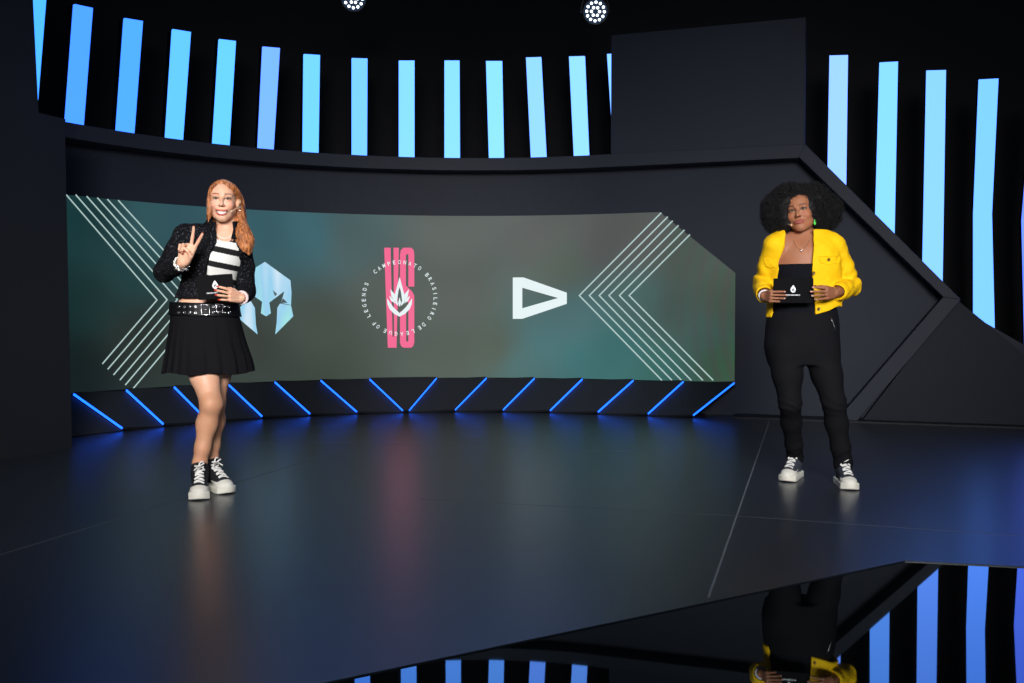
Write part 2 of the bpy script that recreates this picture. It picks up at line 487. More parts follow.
# ------------------------------------------------------------------ sloping riser panels with light slots under the screen
M_riser = mat('riser panel', linear=(.017,.020,.028), rough=.55, spec=.25, noise=.1, nscale=3)
M_blue = emit('blue light strip', (0,0,0), 4.0, linear=(.008,.105,1.0))
TB, TT = .36, .06                                # foot and head of the slope, out from the wall
def slope_hit(px_, py_):
    lo = None
    for it in range(60):                         # march t down the slope until ray and slope agree
        t = TT+(TB-TT)*it/59
        s, z = hitW(px_, py_, t)
        zs = .30*(TB-t)/(TB-TT)
        if z <= zs+.004 or it == 59: return s
    return s
slots = [((72,393),(122,434),'L'),((125,396),(163,428),'L'),((173,393),(207,424),'L'),((227,393),(262,421),'L'),((274,386),(310,418),'L'),((320,384),(357,416),'L'),((369,382),(403,413.5),'L'),
         ((437,381),(409,413.5),'R'),((487,382),(455,413.5),'R'),((535,382),(503,413.5),'R'),((583,382),(550,414),'R'),((634,382),(598,414),'R'),((684,383),(648,415),'R'),((735,384),(693,417),'R')]
cuts = []
for a, b, k in slots:
    st_, sb_ = hitW(a[0], 383, TT)[0], hitW(b[0], 415, TB)[0]
    cuts.append((st_, sb_, k))
RZ = .30
def Q(s, u, lift):                               # u 0 at foot, 1 at head; lift along the slope's outward normal
    t = TB+(TT-TB)*u; z = .012+(RZ-.012)*u
    nl = math.hypot(RZ, TB-TT)
    return W(s, t+lift*RZ/nl, z+lift*(TB-TT)/nl)
ordn = ['first','second','third','fourth','fifth','sixth','seventh','eighth','ninth','tenth','eleventh','twelfth','thirteenth','fourteenth','fifteenth']
edges = [(cuts[0][0]-.35, cuts[0][1]-.55, 'L')]+cuts
gap = .013
for i in range(14):
    a = edges[i]; b = edges[i+1]
    # light slot belongs to the panel nearer the middle: on L the right neighbour is lifted, on R the left one
    lift_a = .035 if (a[2] == 'L' and i > 0) else .0
    lift_b = .035 if b[2] == 'R' else .0
    n = 8
    r_ = thing('riser_panel', Q((a[1]+b[1])/2, 0, 0), '%s slanted dark riser panel from the left under the screen, %s' % (ordn[i], 'blue-lit on its left edge' if lift_a else ('blue-lit on its right edge' if lift_b else 'beside the first blue slot' if i == 0 else 'between two blue slots')), 'riser panel', 'slanted riser panels under the screen')
    vs = []; fs = []
    for j in range(n+1):
        x = j/n; lift = lift_a+(lift_b-lift_a)*x
        sb_ = a[1]+gap*.5+(b[1]-a[1]-gap)*x; st_ = a[0]+gap*.5+(b[0]-a[0]-gap)*x
        vs += [Q(sb_,0,lift), Q(st_,1,lift), Q(st_,1,lift-.03), Q(sb_,0.0,max(lift-.03,-.01))]
    for j in range(n):
        for k in range(4): fs.append((4*j+k, 4*j+4+k, 4*j+4+(k+1) % 4, 4*j+(k+1) % 4))
    fs += [(0,1,2,3), (4*n+3,4*n+2,4*n+1,4*n)]
    mb = MB(); mb.add(vs, fs); local(r_, mb).build('board', M_riser, r_)
    def light(e, side, lift):
        mb = MB(); k = -1 if side == 'a' else 1
        o = [(u, lf) for u, lf in ((.02,lift-.012),(.99,lift-.012),(.99,lift-.03),(.02,lift-.03))]
        f1 = [Q(e[1]+(e[0]-e[1])*u-k*gap*.45, u, lf) for u, lf in o]; f2 = [Q(e[1]+(e[0]-e[1])*u+k*gap*.05, u, lf) for u, lf in o]
        mb.hexa(f1, f2); ob = local(r_, mb).build('light_strip', M_blue, r_); ob['label'] = 'glowing blue light strip'
    if lift_a: light(a, 'a', lift_a)
    if lift_b: light(b, 'b', lift_b)
# dark backing under the risers
bkq = MB(); vs = []; fs = []; n = 40
for j in range(n+1):
    x = j/n
    sb_ = edges[0][1]+(edges[14][1]-edges[0][1])*x; st_ = edges[0][0]+(edges[14][0]-edges[0][0])*x
    vs += [Q(sb_,0,-.034)+Vector((0,0,.02)), Q(st_,1,-.034), W(st_,0,.27), W(sb_,0,.006)]
for j in range(n):
    for k in range(4): fs.append((4*j+k, 4*j+4+k, 4*j+4+(k+1) % 4, 4*j+(k+1) % 4))
fs += [(0,1,2,3), tuple(4*n+k for k in (3,2,1,0))]
bkq.add(vs, fs); tag(bkq.build('baseboard_back', M_black), kind='structure')

# ------------------------------------------------------------------ light bars above the rim
bars = [  # top left, top right, bottom left, bottom right (survey points), colour
 ((75,4),(93,8),(66.5,119),(84,123),(96,164,255)),((125,18),(143,21),(117,130),(134.5,132.5),(98,172,255)),((173,29),(191,32),(166,138),(183,140.5),(120,200,255)),
 ((219.5,39),(236,41),(213,145),(229.5,147),(126,208,255)),((263,46.5),(280,48),(258,150),(273.5,152),(146,184,255)),((304,54),(320,55),(303,155),(318.5,155.5),(138,212,255)),
 ((352,58),(367.5,58.5),(352,158),(367,158),(146,206,255)),((399,60.5),(414.5,60.5),(399,160),(414.5,160),(160,218,255)),((444.5,60.5),(459.5,60.5),(444.5,160),(460,160),(164,222,255)),
 ((486,61),(502,61),(489,160),(504,160),(168,226,255)),((526,57.5),(541,57),(531,160),(546.5,160),(176,216,255)),((569,56.5),(584.5,56),(574,160),(589,160),(178,224,255)),
 ((607,54),(622,53),(614,160),(629,160),(176,222,255)),
 ((829.5,55.5),(848,55),(827,200),(846,200),(186,210,255)),((879.5,62.5),(898,61.5),(874.5,240),(894.5,240),(160,218,255)),((926.5,70.5),(946,70),(922,290),(942.5,290),(164,210,255))]
names = ['second','third','fourth','fifth','sixth','seventh','eighth','ninth','tenth','eleventh','twelfth','thirteenth','fourteenth']
def make_bar(rows, c, label, TBAR):
    """rows: pairs (left,right) of survey points, top to bottom"""
    base = [[(lambda q: W(q[0], TBAR, q[1]))(hitW(*p, TBAR)) for p in r_] for r_ in rows]
    o = thing('light_bar', (base[-1][0]+base[-1][1])/2, label, 'light bar', 'glowing blue light bars above the stage wall')
    em = emit('light bar glow', c, 1.0, linear=tuple(np.array(lin(c))*np.array((.72,1.10,2.6))))
    d = MB(); h = MB()
    for (a, b) in zip(rows[:-1], rows[1:]):
        pts = {}
        for nm, t, gx in (('f',TBAR,0.),('m',TBAR-.03,0.),('hf',TBAR-.031,.7),('hb',TBAR-.10,.7)):
            pts[nm] = []
            for (x, y), sg in ((a[0],-1),(a[1],1),(b[1],1),(b[0],-1)):
                s, z = hitW(x+sg*gx, y, TBAR); pts[nm].append(W(s, t, z))
        d.hexa(pts['m'], pts['f']); h.hexa(pts['hb'], pts['hf'])
    local(o, d).build('diffuser', em, o); local(o, h).build('housing', M_housing, o)
make_bar([((31,-70),(51.5,-66)),((17,98),(38.2,100))], (100,190,250), 'leftmost glowing light bar, partly hidden by the dark left wall', -.22)
for i, (a, b, c_, d_, c) in enumerate(bars[:13]):
    lab = 'glowing blue light bar, %s from the left above the curved rim' % names[i]
    if i == 12: lab = 'sliver of a light bar mostly hidden behind the slate panel'
    make_bar([(a, b), ((c_[0]+(c_[0]-a[0])*.08, c_[1]+9), (d_[0]+(d_[0]-b[0])*.08, d_[1]+9))], c, lab, -.22)
make_bar([bars[13][:2], bars[13][2:4]], bars[13][4], 'short light bar just right of the slate panel, above the diagonal trim', -.06)
make_bar([bars[14][:2], bars[14][2:4]], bars[14][4], 'second light bar right of the slate panel, above the diagonal trim', -.06)
make_bar([bars[15][:2], bars[15][2:4]], bars[15][4], 'third light bar right of the slate panel, long and straight', -.06)
make_bar([((979,79.5),(998.5,78.5)),((973.5,214),(992,214)),((973.5,340),(995,340))], (150,205,255), 'longest light bar near the right edge, bent slightly halfway down', -.06)
make_bar([((1033,88),(1053,87)),((1022,220),(1043,220)),((1026,390),(1048,390))], (140,160,240), 'light bar cut off by the right edge of the picture', -.06)

# ------------------------------------------------------------------ spotlights overhead
M_led = emit('white led', (255,255,255), 3.0, linear=(.85,.95,1.0))
M_lensblue = emit('blue lens', (0,0,0), 1., linear=(.004,.018,.05))
def par(px_, py_, Y, label):
    p = at(px_, py_, Y); o = thing('stage_spotlight', p, label, 'spotlight', 'LED spotlights over the stage')
    ax = (Vector((.1,0.3,1.0))-p).normalized()
    b = MB(); b.lathe([(.06,-.24),(.085,-.2),(.098,-.12),(.105,-.03),(.112,-.02),(.112,.005),(.106,.005),(.104,-.012),(.0,-.012)], (0,0,0), ax, 28)
    b.build('lamp_body', M_blackmetal, o, smooth=False)
    l = MB(); l.lathe([(.104,-.014),(.104,-.008)], (0,0,0), ax, 28); l.build('lens', M_lensblue, o)
    u = ax.orthogonal().normalized(); w = ax.cross(u)
    for n, r_ in ((6,.036),(12,.078)):
        for k in range(n):
            a = 2*PI*k/n+.2; m = MB(); m.lathe([(.0128,-.008),(.0128,-.004),(.008,0.0)], (u*math.cos(a)+w*math.sin(a))*r_, ax, 10)
            m.build('led_lens', M_led, o)
    y = MB()
    sx = Vector((1,0,0)); sx = (sx-ax*sx.dot(ax)).normalized()
    arc = [sx*.125*math.cos(a)+Vector((0,.02,0))+Vector((0,0,.2))*math.sin(a)-ax*.08 for a in np.linspace(0, PI, 13)]
    y.tube(arc, .009, 6); y.build('yoke', M_blackmetal, o)
    c = MB(); c.tube([arc[6], Vector((arc[6].x, arc[6].y, 5.4-p.z))], .014, 8); c.box(arc[6]+Vector((0,0,.05)), (.05,.05,.09)); c.build('hanger', M_blackmetal, o)
par(595.5, 11.5, 8.6, 'round LED spotlight with white dots hanging left of the slate panel')
par(353.5, -1.5, 8.6, 'round LED spotlight cut off by the top edge above the seventh bar')

# ------------------------------------------------------------------ light
wd = bpy.data.worlds.new('world'); SC.world = wd; wd.use_nodes = True
wd.node_tree.nodes['Background'].inputs['Color'].default_value = (.5,.6,.8,1)
wd.node_tree.nodes['Background'].inputs['Strength'].default_value = .02
def area(loc, target, size, power, color=(1,1,1), spread=180):
    l = bpy.data.lights.new('area', 'AREA'); l.shape = 'RECTANGLE'; l.size = size[0]; l.size_y = size[1]; l.energy = power; l.color = color; l.spread = math.radians(spread)
    o = link(bpy.data.objects.new('studio_light', l)); o.location = loc
    o.rotation_euler = (Vector(target)-Vector(loc)).to_track_quat('-Z', 'Y').to_euler()
    return o
area((-1.0,-.8,2.7), (-1.62,5.2,1.15), (2.0,1.2), 38, (1,.965,.93), 45)
area((1.2,-.8,2.7), (1.65,5.5,1.15), (2.0,1.2), 38, (1,.965,.93), 45)
area((1.0,-1.5,3.8), (1.1,8,1.5), (4,1.5), 62, (.80,.89,1), 140)
area((0,6.9,5.0), (0,5.4,1.2), (4,.5), 14, (.8,.9,1), 100)
vs_ = SC.view_settings; vs_.view_transform = 'Standard'; vs_.look = 'None'; vs_.gamma = 1; vs_.exposure = 0; vs_.use_curve_mapping = False
SC.cycles.use_denoising = True
SC.cycles.max_bounces = 6
# ------------------------------------------------------------------ sculpting with distance fields (numpy) and surface nets
V3 = lambda *a: np.array(a, dtype=np.float32)
def N(v): v = np.asarray(v, np.float64); return v/np.linalg.norm(v)
def smin(a, b, k):
    h = np.clip(.5+.5*(b-a)/k, 0, 1); return b+(a-b)*h-k*h*(1-h)
def smax(a, b, k): return -smin(-a, -b, k)
def cap(P, a, b, ra, rb):
    a = np.asarray(a, np.float32); ba = np.asarray(b, np.float32)-a; q = P-a
    h = np.clip((q@ba)/max(1e-12, float(ba@ba)), 0, 1)
    return np.sqrt(((q-h[:, None]*ba)**2).sum(1))-(ra+(rb-ra)*h)
def ell(P, c, r, M=None):
    q = P-np.asarray(c, np.float32)
    if M is not None: q = q@np.asarray(M, np.float32)       # columns of M: local axes
    r = np.asarray(r, np.float32)
    k0 = np.sqrt(((q/r)**2).sum(1)); k1 = np.sqrt(((q/(r*r))**2).sum(1))+1e-9
    return k0*(k0-1)/k1
def box_(P, c, h, M=None, r=0.0):
    q = P-np.asarray(c, np.float32)
    if M is not None: q = q@np.asarray(M, np.float32)
    q = np.abs(q)-(np.asarray(h, np.float32)-r)
    return np.sqrt((np.maximum(q, 0)**2).sum(1))+np.minimum(q.max(1), 0)-r
def chain(P, pts, rs, k=.015):
    d = None
    for i in range(len(pts)-1):
        e = cap(P, pts[i], pts[i+1], rs[i], rs[i+1])
        d = e if d is None else smin(d, e, k)
    return d
def catmull(ts, ys, n=120):
    ts = np.asarray(ts, float); ys = np.asarray(ys, float)
    o = np.argsort(ts); ts = ts[o]; ys = ys[o]
    m = np.gradient(ys, ts)
    x = np.linspace(ts[0], ts[-1], n)
    i = np.clip(np.searchsorted(ts, x)-1, 0, len(ts)-2)
    h = ts[i+1]-ts[i]; t = (x-ts[i])/h
    y = (2*t**3-3*t**2+1)*ys[i]+(t**3-2*t**2+t)*h*m[i]+(-2*t**3+3*t**2)*ys[i+1]+(t**3-t**2)*h*m[i+1]
    return x, y
class Loft:
    """a trunk, skirt or similar: ellipses stacked in z, each turned by yaw"""
    def __init__(self, rings, yaw=0.0):                     # rings: (z, cx, cy, a, b)
        rings = sorted(rings); z = [r[0] for r in rings]
        self.z = None; self.c = []
        for k in range(1, 5):
            self.z, y = catmull(z, [r[k] for r in rings]); self.c.append(y)
        self.z0, self.z1 = z[0], z[-1]; self.cy, self.sy = math.cos(yaw), math.sin(yaw)
    def at(self, z): return [np.interp(z, self.z, c) for c in self.c]
    def local(self, P):
        cx, cy, a, b = self.at(P[:, 2])
        x = P[:, 0]-cx; y = P[:, 1]-cy
        return x*self.cy+y*self.sy, -x*self.sy+y*self.cy, a, b
    def __call__(self, P, off=0.0, pleat=None, power=2.0):
        x, y, a, b = self.local(P)
        a = a+off; b = b+off
        if pleat is not None:
            k = 1+pleat(np.arctan2(y/b, x/a), P[:, 2]); a = a*k; b = b*k
        if power == 2.0:
            k0 = np.sqrt((x/a)**2+(y/b)**2); k1 = np.sqrt((x/a**2)**2+(y/b**2)**2)+1e-9
            d = k0*(k0-1)/k1
        else:
            k0 = ((np.abs(x)/a)**power+(np.abs(y)/b)**power)**(1/power); d = (k0-1)*np.minimum(a, b)
        return d
def wob(P, f, seed=0):
    """cheap smooth noise, about -1..1"""
    s = seed*1.7
    x, y, z = P[:, 0]*f+s, P[:, 1]*f+2.1*s, P[:, 2]*f-.7*s
    return (np.sin(x+1.3*np.sin(y*1.1+z*.6))+np.sin(y*1.2+1.1*np.sin(z*1.3-x*.5))+np.sin(z*1.1+1.2*np.sin(x*1.2+y*.7)))/3

def grid_mesh(f, lo, hi, vox, zs=None, margin=.012):
    lo = np.asarray(lo, float); hi = np.asarray(hi, float)
    v = vox if hasattr(vox, '__len__') else (vox,)*3
    xs = np.arange(lo[0], hi[0]+v[0], v[0]).astype(np.float32); ys = np.arange(lo[1], hi[1]+v[1], v[1]).astype(np.float32)
    zs = np.arange(lo[2], hi[2]+v[2], v[2]).astype(np.float32) if zs is None else np.asarray(zs, np.float32)
    B = 8
    ax = []
    for a in (xs, ys, zs):
        n = (len(a)+B-1)//B*B
        d = a[-1]-a[-2]
        ax.append(np.concatenate([a, a[-1]+d*np.arange(1, n-len(a)+1, dtype=np.float32)]).astype(np.float32))
    xs, ys, zs = ax
    sh = (len(xs), len(ys), len(zs)); nb = [s//B for s in sh]
    c = [a.reshape(-1, B) for a in ax]
    cc = [(q[:, 0]+q[:, -1])/2 for q in c]; hh = [(q[:, -1]-q[:, 0])/2+.001 for q in c]
    g = np.stack(np.meshgrid(*cc, indexing='ij'), -1).reshape(-1, 3).astype(np.float32)
    hr = np.sqrt((np.stack(np.meshgrid(*hh, indexing='ij'), -1).reshape(-1, 3)**2).sum(1))
    dc = np.concatenate([f(g[i:i+20000]) for i in range(0, len(g), 20000)])
    vals = np.repeat(np.repeat(np.repeat(np.where(dc > 0, 1., -1.).astype(np.float32).reshape(nb), B, 0), B, 1), B, 2)
    act = np.argwhere((np.abs(dc) < hr*1.35+margin).reshape(nb))
    act = act[np.lexsort((act[:, 0], act[:, 1], act[:, 2]))]
    for i in range(0, len(act), 24):
        bl = act[i:i+24]
        X = c[0][bl[:, 0]]; Y = c[1][bl[:, 1]]; Z = c[2][bl[:, 2]]
        P = np.empty((len(bl), B, B, B, 3), np.float32)
        P[..., 0] = X[:, :, None, None]; P[..., 1] = Y[:, None, :, None]; P[..., 2] = Z[:, None, None, :]
        d = f(P.reshape(-1, 3)).reshape(len(bl), B, B, B)
        for q, (a, b, e) in zip(d, bl): vals[a*B:a*B+B, b*B:b*B+B, e*B:e*B+B] = q
    S = vals < 0
    cnt = np.zeros([s-1 for s in sh], np.int8)
    for a in (0, 1):
        for b in (0, 1):
            for e in (0, 1): cnt += S[a:sh[0]-1+a, b:sh[1]-1+b, e:sh[2]-1+e]
    idx = np.argwhere((cnt > 0) & (cnt < 8)); del cnt
    acc = np.zeros((len(idx), 3)); num = np.zeros(len(idx))
    corners = [(a, b, e) for a in (0, 1) for b in (0, 1) for e in (0, 1)]
    co = {}
    for q in corners:
        i = idx+np.array(q); co[q] = (vals[i[:, 0], i[:, 1], i[:, 2]], np.stack([xs[i[:, 0]], ys[i[:, 1]], zs[i[:, 2]]], 1))
    for q in corners:
        for k in range(3):
            if q[k] == 0:
                r = list(q); r[k] = 1; r = tuple(r)
                va, pa = co[q]; vb, pb = co[r]
                m = (va < 0) != (vb < 0)
                t = (va[m]/(va[m]-vb[m]))[:, None]
                acc[m] += pa[m]+(pb[m]-pa[m])*t; num[m] += 1
    verts = acc/num[:, None]
    vm = np.full([s-1 for s in sh], -1, np.int32); vm[idx[:, 0], idx[:, 1], idx[:, 2]] = np.arange(len(idx))
    quads = []
    for k in range(3):
        u, w = [(1, 2), (2, 0), (0, 1)][k]
        sl0 = [slice(1, -1)]*3; sl0[k] = slice(0, -1); sl1 = list(sl0); sl1[k] = slice(1, None)
        A = S[tuple(sl0)]; Bm = S[tuple(sl1)]
        e = np.argwhere(A != Bm); inside = A[e[:, 0], e[:, 1], e[:, 2]]
        off = np.ones(3, int); off[k] = 0; e = e+off
        def cell(du, dw):
            q = e.copy(); q[:, u] -= du; q[:, w] -= dw; return vm[q[:, 0], q[:, 1], q[:, 2]]
        q = np.stack([cell(1, 1), cell(0, 1), cell(0, 0), cell(1, 0)], 1)
        q[~inside] = q[~inside][:, ::-1]
        quads.append(q)
    quads = np.concatenate(quads); quads = quads[(quads >= 0).all(1)]
    return verts.astype(np.float32), quads

def smooth_mesh(v, q, it=1, lam=.5):
    e = np.concatenate([q[:, [0, 1]], q[:, [1, 2]], q[:, [2, 3]], q[:, [3, 0]]])
    for _ in range(it):
        s = np.zeros_like(v); n = np.zeros(len(v), np.float32)
        np.add.at(s, e[:, 0], v[e[:, 1]]); np.add.at(s, e[:, 1], v[e[:, 0]])
        np.add.at(n, e[:, 0], 1); np.add.at(n, e[:, 1], 1)
        v = v+(s/np.maximum(n, 1)[:, None]-v)*lam
    return v

BVH = {}
from mathutils.bvhtree import BVHTree
def sdf_obj(name, f, lo, hi, vox, m, parent, color=None, zs=None, smooth=0, key=None, label=None, margin=.012):
    v, q = grid_mesh(f, lo, hi, vox, zs, margin)
    if smooth: v = smooth_mesh(v, q, smooth)
    if key: BVH[key] = BVHTree.FromPolygons([tuple(p) for p in v.tolist()], q.tolist())
    root = parent
    while root.parent: root = root.parent
    off = np.array(root.location, np.float32)
    me = bpy.data.meshes.new(name)
    me.vertices.add(len(v)); me.vertices.foreach_set('co', (v-off).astype(np.float32).ravel())
    me.loops.add(4*len(q)); me.loops.foreach_set('vertex_index', q.ravel().astype(np.int32))
    me.polygons.add(len(q)); me.polygons.foreach_set('loop_start', np.arange(0, 4*len(q), 4, dtype=np.int32))
    me.polygons.foreach_set('use_smooth', np.ones(len(q), bool))
    me.update(calc_edges=True)
    if color is not None: set_col(me, color(v))
    me.materials.append(m)
    o = link(bpy.data.objects.new(name, me), parent)
    if label: o['label'] = label
    return o
def surf(key, px_, py_, off=0.0):
    """where the sight line through a survey point meets a sculpted surface"""
    d = ray(px_, py_).normalized(); o = Vector((0, 0, CAMH))
    p, n, i, t = BVH[key].ray_cast(o, d)
    if p is None:
        p, n, i, t = BVH[key].find_nearest(at(px_, py_, 5.3))
    if n.dot(d) > 0: n = -n
    return p+n*off, n
def seat(o, mb):
    """into the local space of the thing an item belongs to"""
    root = o
    while root.parent: root = root.parent
    L = Vector(root.location); mb.v = [tuple(Vector(p)-L) for p in mb.v]; return mb
def A_(px_, py_, Y): return np.array(at(px_, py_, Y), np.float64)
# ------------------------------------------------------------------ people
def frame_from(yaw, pitch=0.0, roll=0.0):
    """columns: right (as seen), back, up.  yaw>0 turns the face to the left of the picture, pitch>0 lifts the chin, roll>0 tips the crown to the left"""
    m = Matrix.Rotation(-yaw, 3, 'Z') @ Matrix.Rotation(-roll, 3, 'Y') @ Matrix.Rotation(-pitch, 3, 'X')
    return np.array([[m[i][j] for j in range(3)] for i in range(3)])

class Head:
    def __init__(self, c, M, s, smile, face_w=1.0):
        self.c = np.asarray(c, float); self.M = M; self.s = s; self.smile = smile; self.w = face_w
    def loc(self, P): return ((P-self.c.astype(np.float32))@self.M.astype(np.float32))/self.s
    def out(self, q): return self.c+self.M@(np.asarray(q, float)*self.s)
    def bend(self, q):
        b = q.copy(); x2 = q[:, 0]**2
        if self.smile: b[:, 2] = q[:, 2]+.004-11*x2; b[:, 1] = q[:, 1]-9*x2
        else: b[:, 0] = q[:, 0]/1.18; b[:, 2] = q[:, 2]-2.5*x2; b[:, 1] = q[:, 1]-8.5*x2
        return b
    def sdf(self, P):
        q = self.loc(P); w = self.w
        d = ell(q, (0,.014,.026), (.075,.094,.087))
        d = smin(d, ell(q, (0,-.022,-.035), (.061*w,.062,.078)), .03)
        d = smin(d, ell(q, (0,-.05,.035), (.055,.04,.05)), .02)
        for sx in (-1, 1):
            d = smin(d, cap(q, (sx*.052*w,.012,-.058), (sx*.014,-.062,-.098), .018, .016), .03)         # jaw
            d = smin(d, ell(q, (sx*.039*w,-.058,-.030), (.022,.022,.02) if not self.smile else (.024,.025,.021)), .02)  # cheek
            d = smin(d, cap(q, (sx*.014,-.086,.021), (sx*.045,-.070,.023), .007, .007), .012)            # brow
        d = smin(d, ell(q, (0,-.069,-.1), (.018,.016,.014)), .02)                                       # chin
        for sx in (-1, 1):
            d = smax(d, -ell(q, (sx*.031,-.099,.002), (.019,.017,.0125)), .012)                          # socket
            e = ell(q, (sx*.031,-.0735,.001), (.0162,.0142,.0135))
            e = smax(e, -ell(q, (sx*.031,-.088,.000), (.0135,.013,.0032 if not self.smile else .0036)), .0015)
            d = smin(d, e, .004)
        d = smin(d, cap(q, (0,-.084,.008), (0,-.108,-.030), .0075, .0085), .012)                        # nose
        d = smin(d, ell(q, (0,-.109,-.0345), (.0095,.009,.0085)), .006)
        for sx in (-1, 1):
            d = smin(d, ell(q, (sx*.0118,-.095,-.0375), (.0062,.0100,.0065)), .008)
            d = smax(d, -ell(q, (sx*.0065,-.101,-.045), (.0035,.005,.004)), .002)
        b = self.bend(q)
        if self.smile:
            d = smin(d, ell(b, (0,-.080,-.066), (.034,.013,.016)), .012)
            d = smin(d, ell(b, (0,-.0905,-.0625), (.033,.0065,.0036)), .004)
            d = smin(d, ell(b, (0,-.0885,-.0825), (.028,.0075,.0045)), .004)
            d = smax(d, -ell(b, (0,-.093,-.0720), (.0300,.019,.0078)), .0025)
            for sx in (-1, 1):
                d = smax(d, -cap(q, (sx*.022,-.096,-.040), (sx*.041,-.080,-.062), .0022, .0025), .006)  # smile fold
        else:
            d = smin(d, ell(b, (0,-.080,-.068), (.026,.012,.015)), .012)
            d = smin(d, ell(b, (0,-.0925,-.0655), (.0265,.0065,.0046)), .003)
            d = smin(d, ell(b, (0,-.0920,-.0745), (.023,.0075,.0058)), .003)
            d = smax(d, -ell(b, (0,-.100,-.0697), (.027,.006,.0008)), .0015)
        for sx in (-1, 1):
            ea = ell(q, (sx*.0775,.012,-.012), (.0085,.019,.031))
            ea = smax(ea, -ell(q, (sx*.086,.008,-.008), (.006,.011,.02)), .003)
            d = smin(d, ea, .006)
        return d*self.s
    def paint(self, v, col, lip, brow, blush, liner=.9):
        q = self.loc(v); b = self.bend(q); front = q[:, 1] < -.03
        def mix(m, c):
            m = np.clip(m, 0, 1)[:, None]; col[:] = col*(1-m)+np.array(c)*m
        for sx in (-1, 1):
            mix(.35*np.exp(-((q[:, 0]-sx*.042)**2/.00035+(q[:, 2]+.034)**2/.00025))*front, blush)
        soft = lambda d, w=.002: np.clip(.5-d/w, 0, 1)
        if self.smile:
            lipm = np.maximum(soft(ell(b, (0,-.09,-.0622), (.034,.014,.0046))), soft(ell(b, (0,-.089,-.0828), (.030,.014,.0056))))
            mix(soft(ell(b, (0,-.086,-.0720), (.033,.021,.0094)), .0015)*(q[:, 1]-9*q[:, 0]**2 > -.0915)*.95, np.array(lip)*.35)
        else:
            lipm = np.maximum(soft(ell(b, (0,-.093,-.0655), (.028,.013,.0052))), soft(ell(b, (0,-.092,-.0745), (.0245,.013,.0064))))
        mix(lipm*front, lip)
        if not self.smile: mix(soft(ell(b, (0,-.097,-.0698), (.0275,.02,.0011)), .001)*front*.8, np.array(lip)*.3)
        for sx in (-1, 1):
            x = (q[:, 0]*sx-.032)
            arc = q[:, 2]-(.0255-6*x*x+.08*x)
            m = np.clip(1.2-np.abs(arc)/.0040, 0, 1)*np.clip((.0205-np.abs(x))/.004, 0, 1)
            mix(m*front*.95, brow)
            x = q[:, 0]-sx*.031
            lid = q[:, 2]-(.0042-18*x*x)
            m = np.clip(1.8-np.abs(lid-.0010)/.0030, 0, 1)*(np.abs(x) < .0175)*front
            mix(m*liner, (.012,.008,.007))
            m = np.clip(1-np.abs(lid-.0055)/.004, 0, 1)*(np.abs(x) < .017)*front
            mix(m*.35, np.array(brow)*1.2)
            lid2 = q[:, 2]-(-.0042+16*x*x)
            mix(np.clip(1.3-np.abs(lid2)/.0020, 0, 1)*(np.abs(x) < .015)*front*.7, (.03,.018,.014))
        return col

def make_eyes(person, hd, iris, m):
    for sx in (-1, 1):
        mb = MB(); c = hd.out((sx*.031,-.0735,.001)); R = Matrix(hd.M.tolist())
        gz = N(np.array([0,0,1.05])-c); gz = N(gz-hd.M[:, 1]*.35)
        mb.sphere((0,0,0), .0125*hd.s, 20, 16, rot=R @ Matrix.Rotation(PI/2, 3, 'X'))
        cols = []
        for p in mb.v:
            a = math.acos(max(-1, min(1, float(N(np.array(p))@gz))))
            cols.append((.006,.005,.005) if a < .24 else (iris if a < .58 else (.42,.40,.385)))
        mb.v = [tuple(Vector(p)+Vector(c)) for p in mb.v]
        seat(person, mb); o = mb.build('eye', m, person, smooth=True, fix=False)
        set_col(o.data, cols)

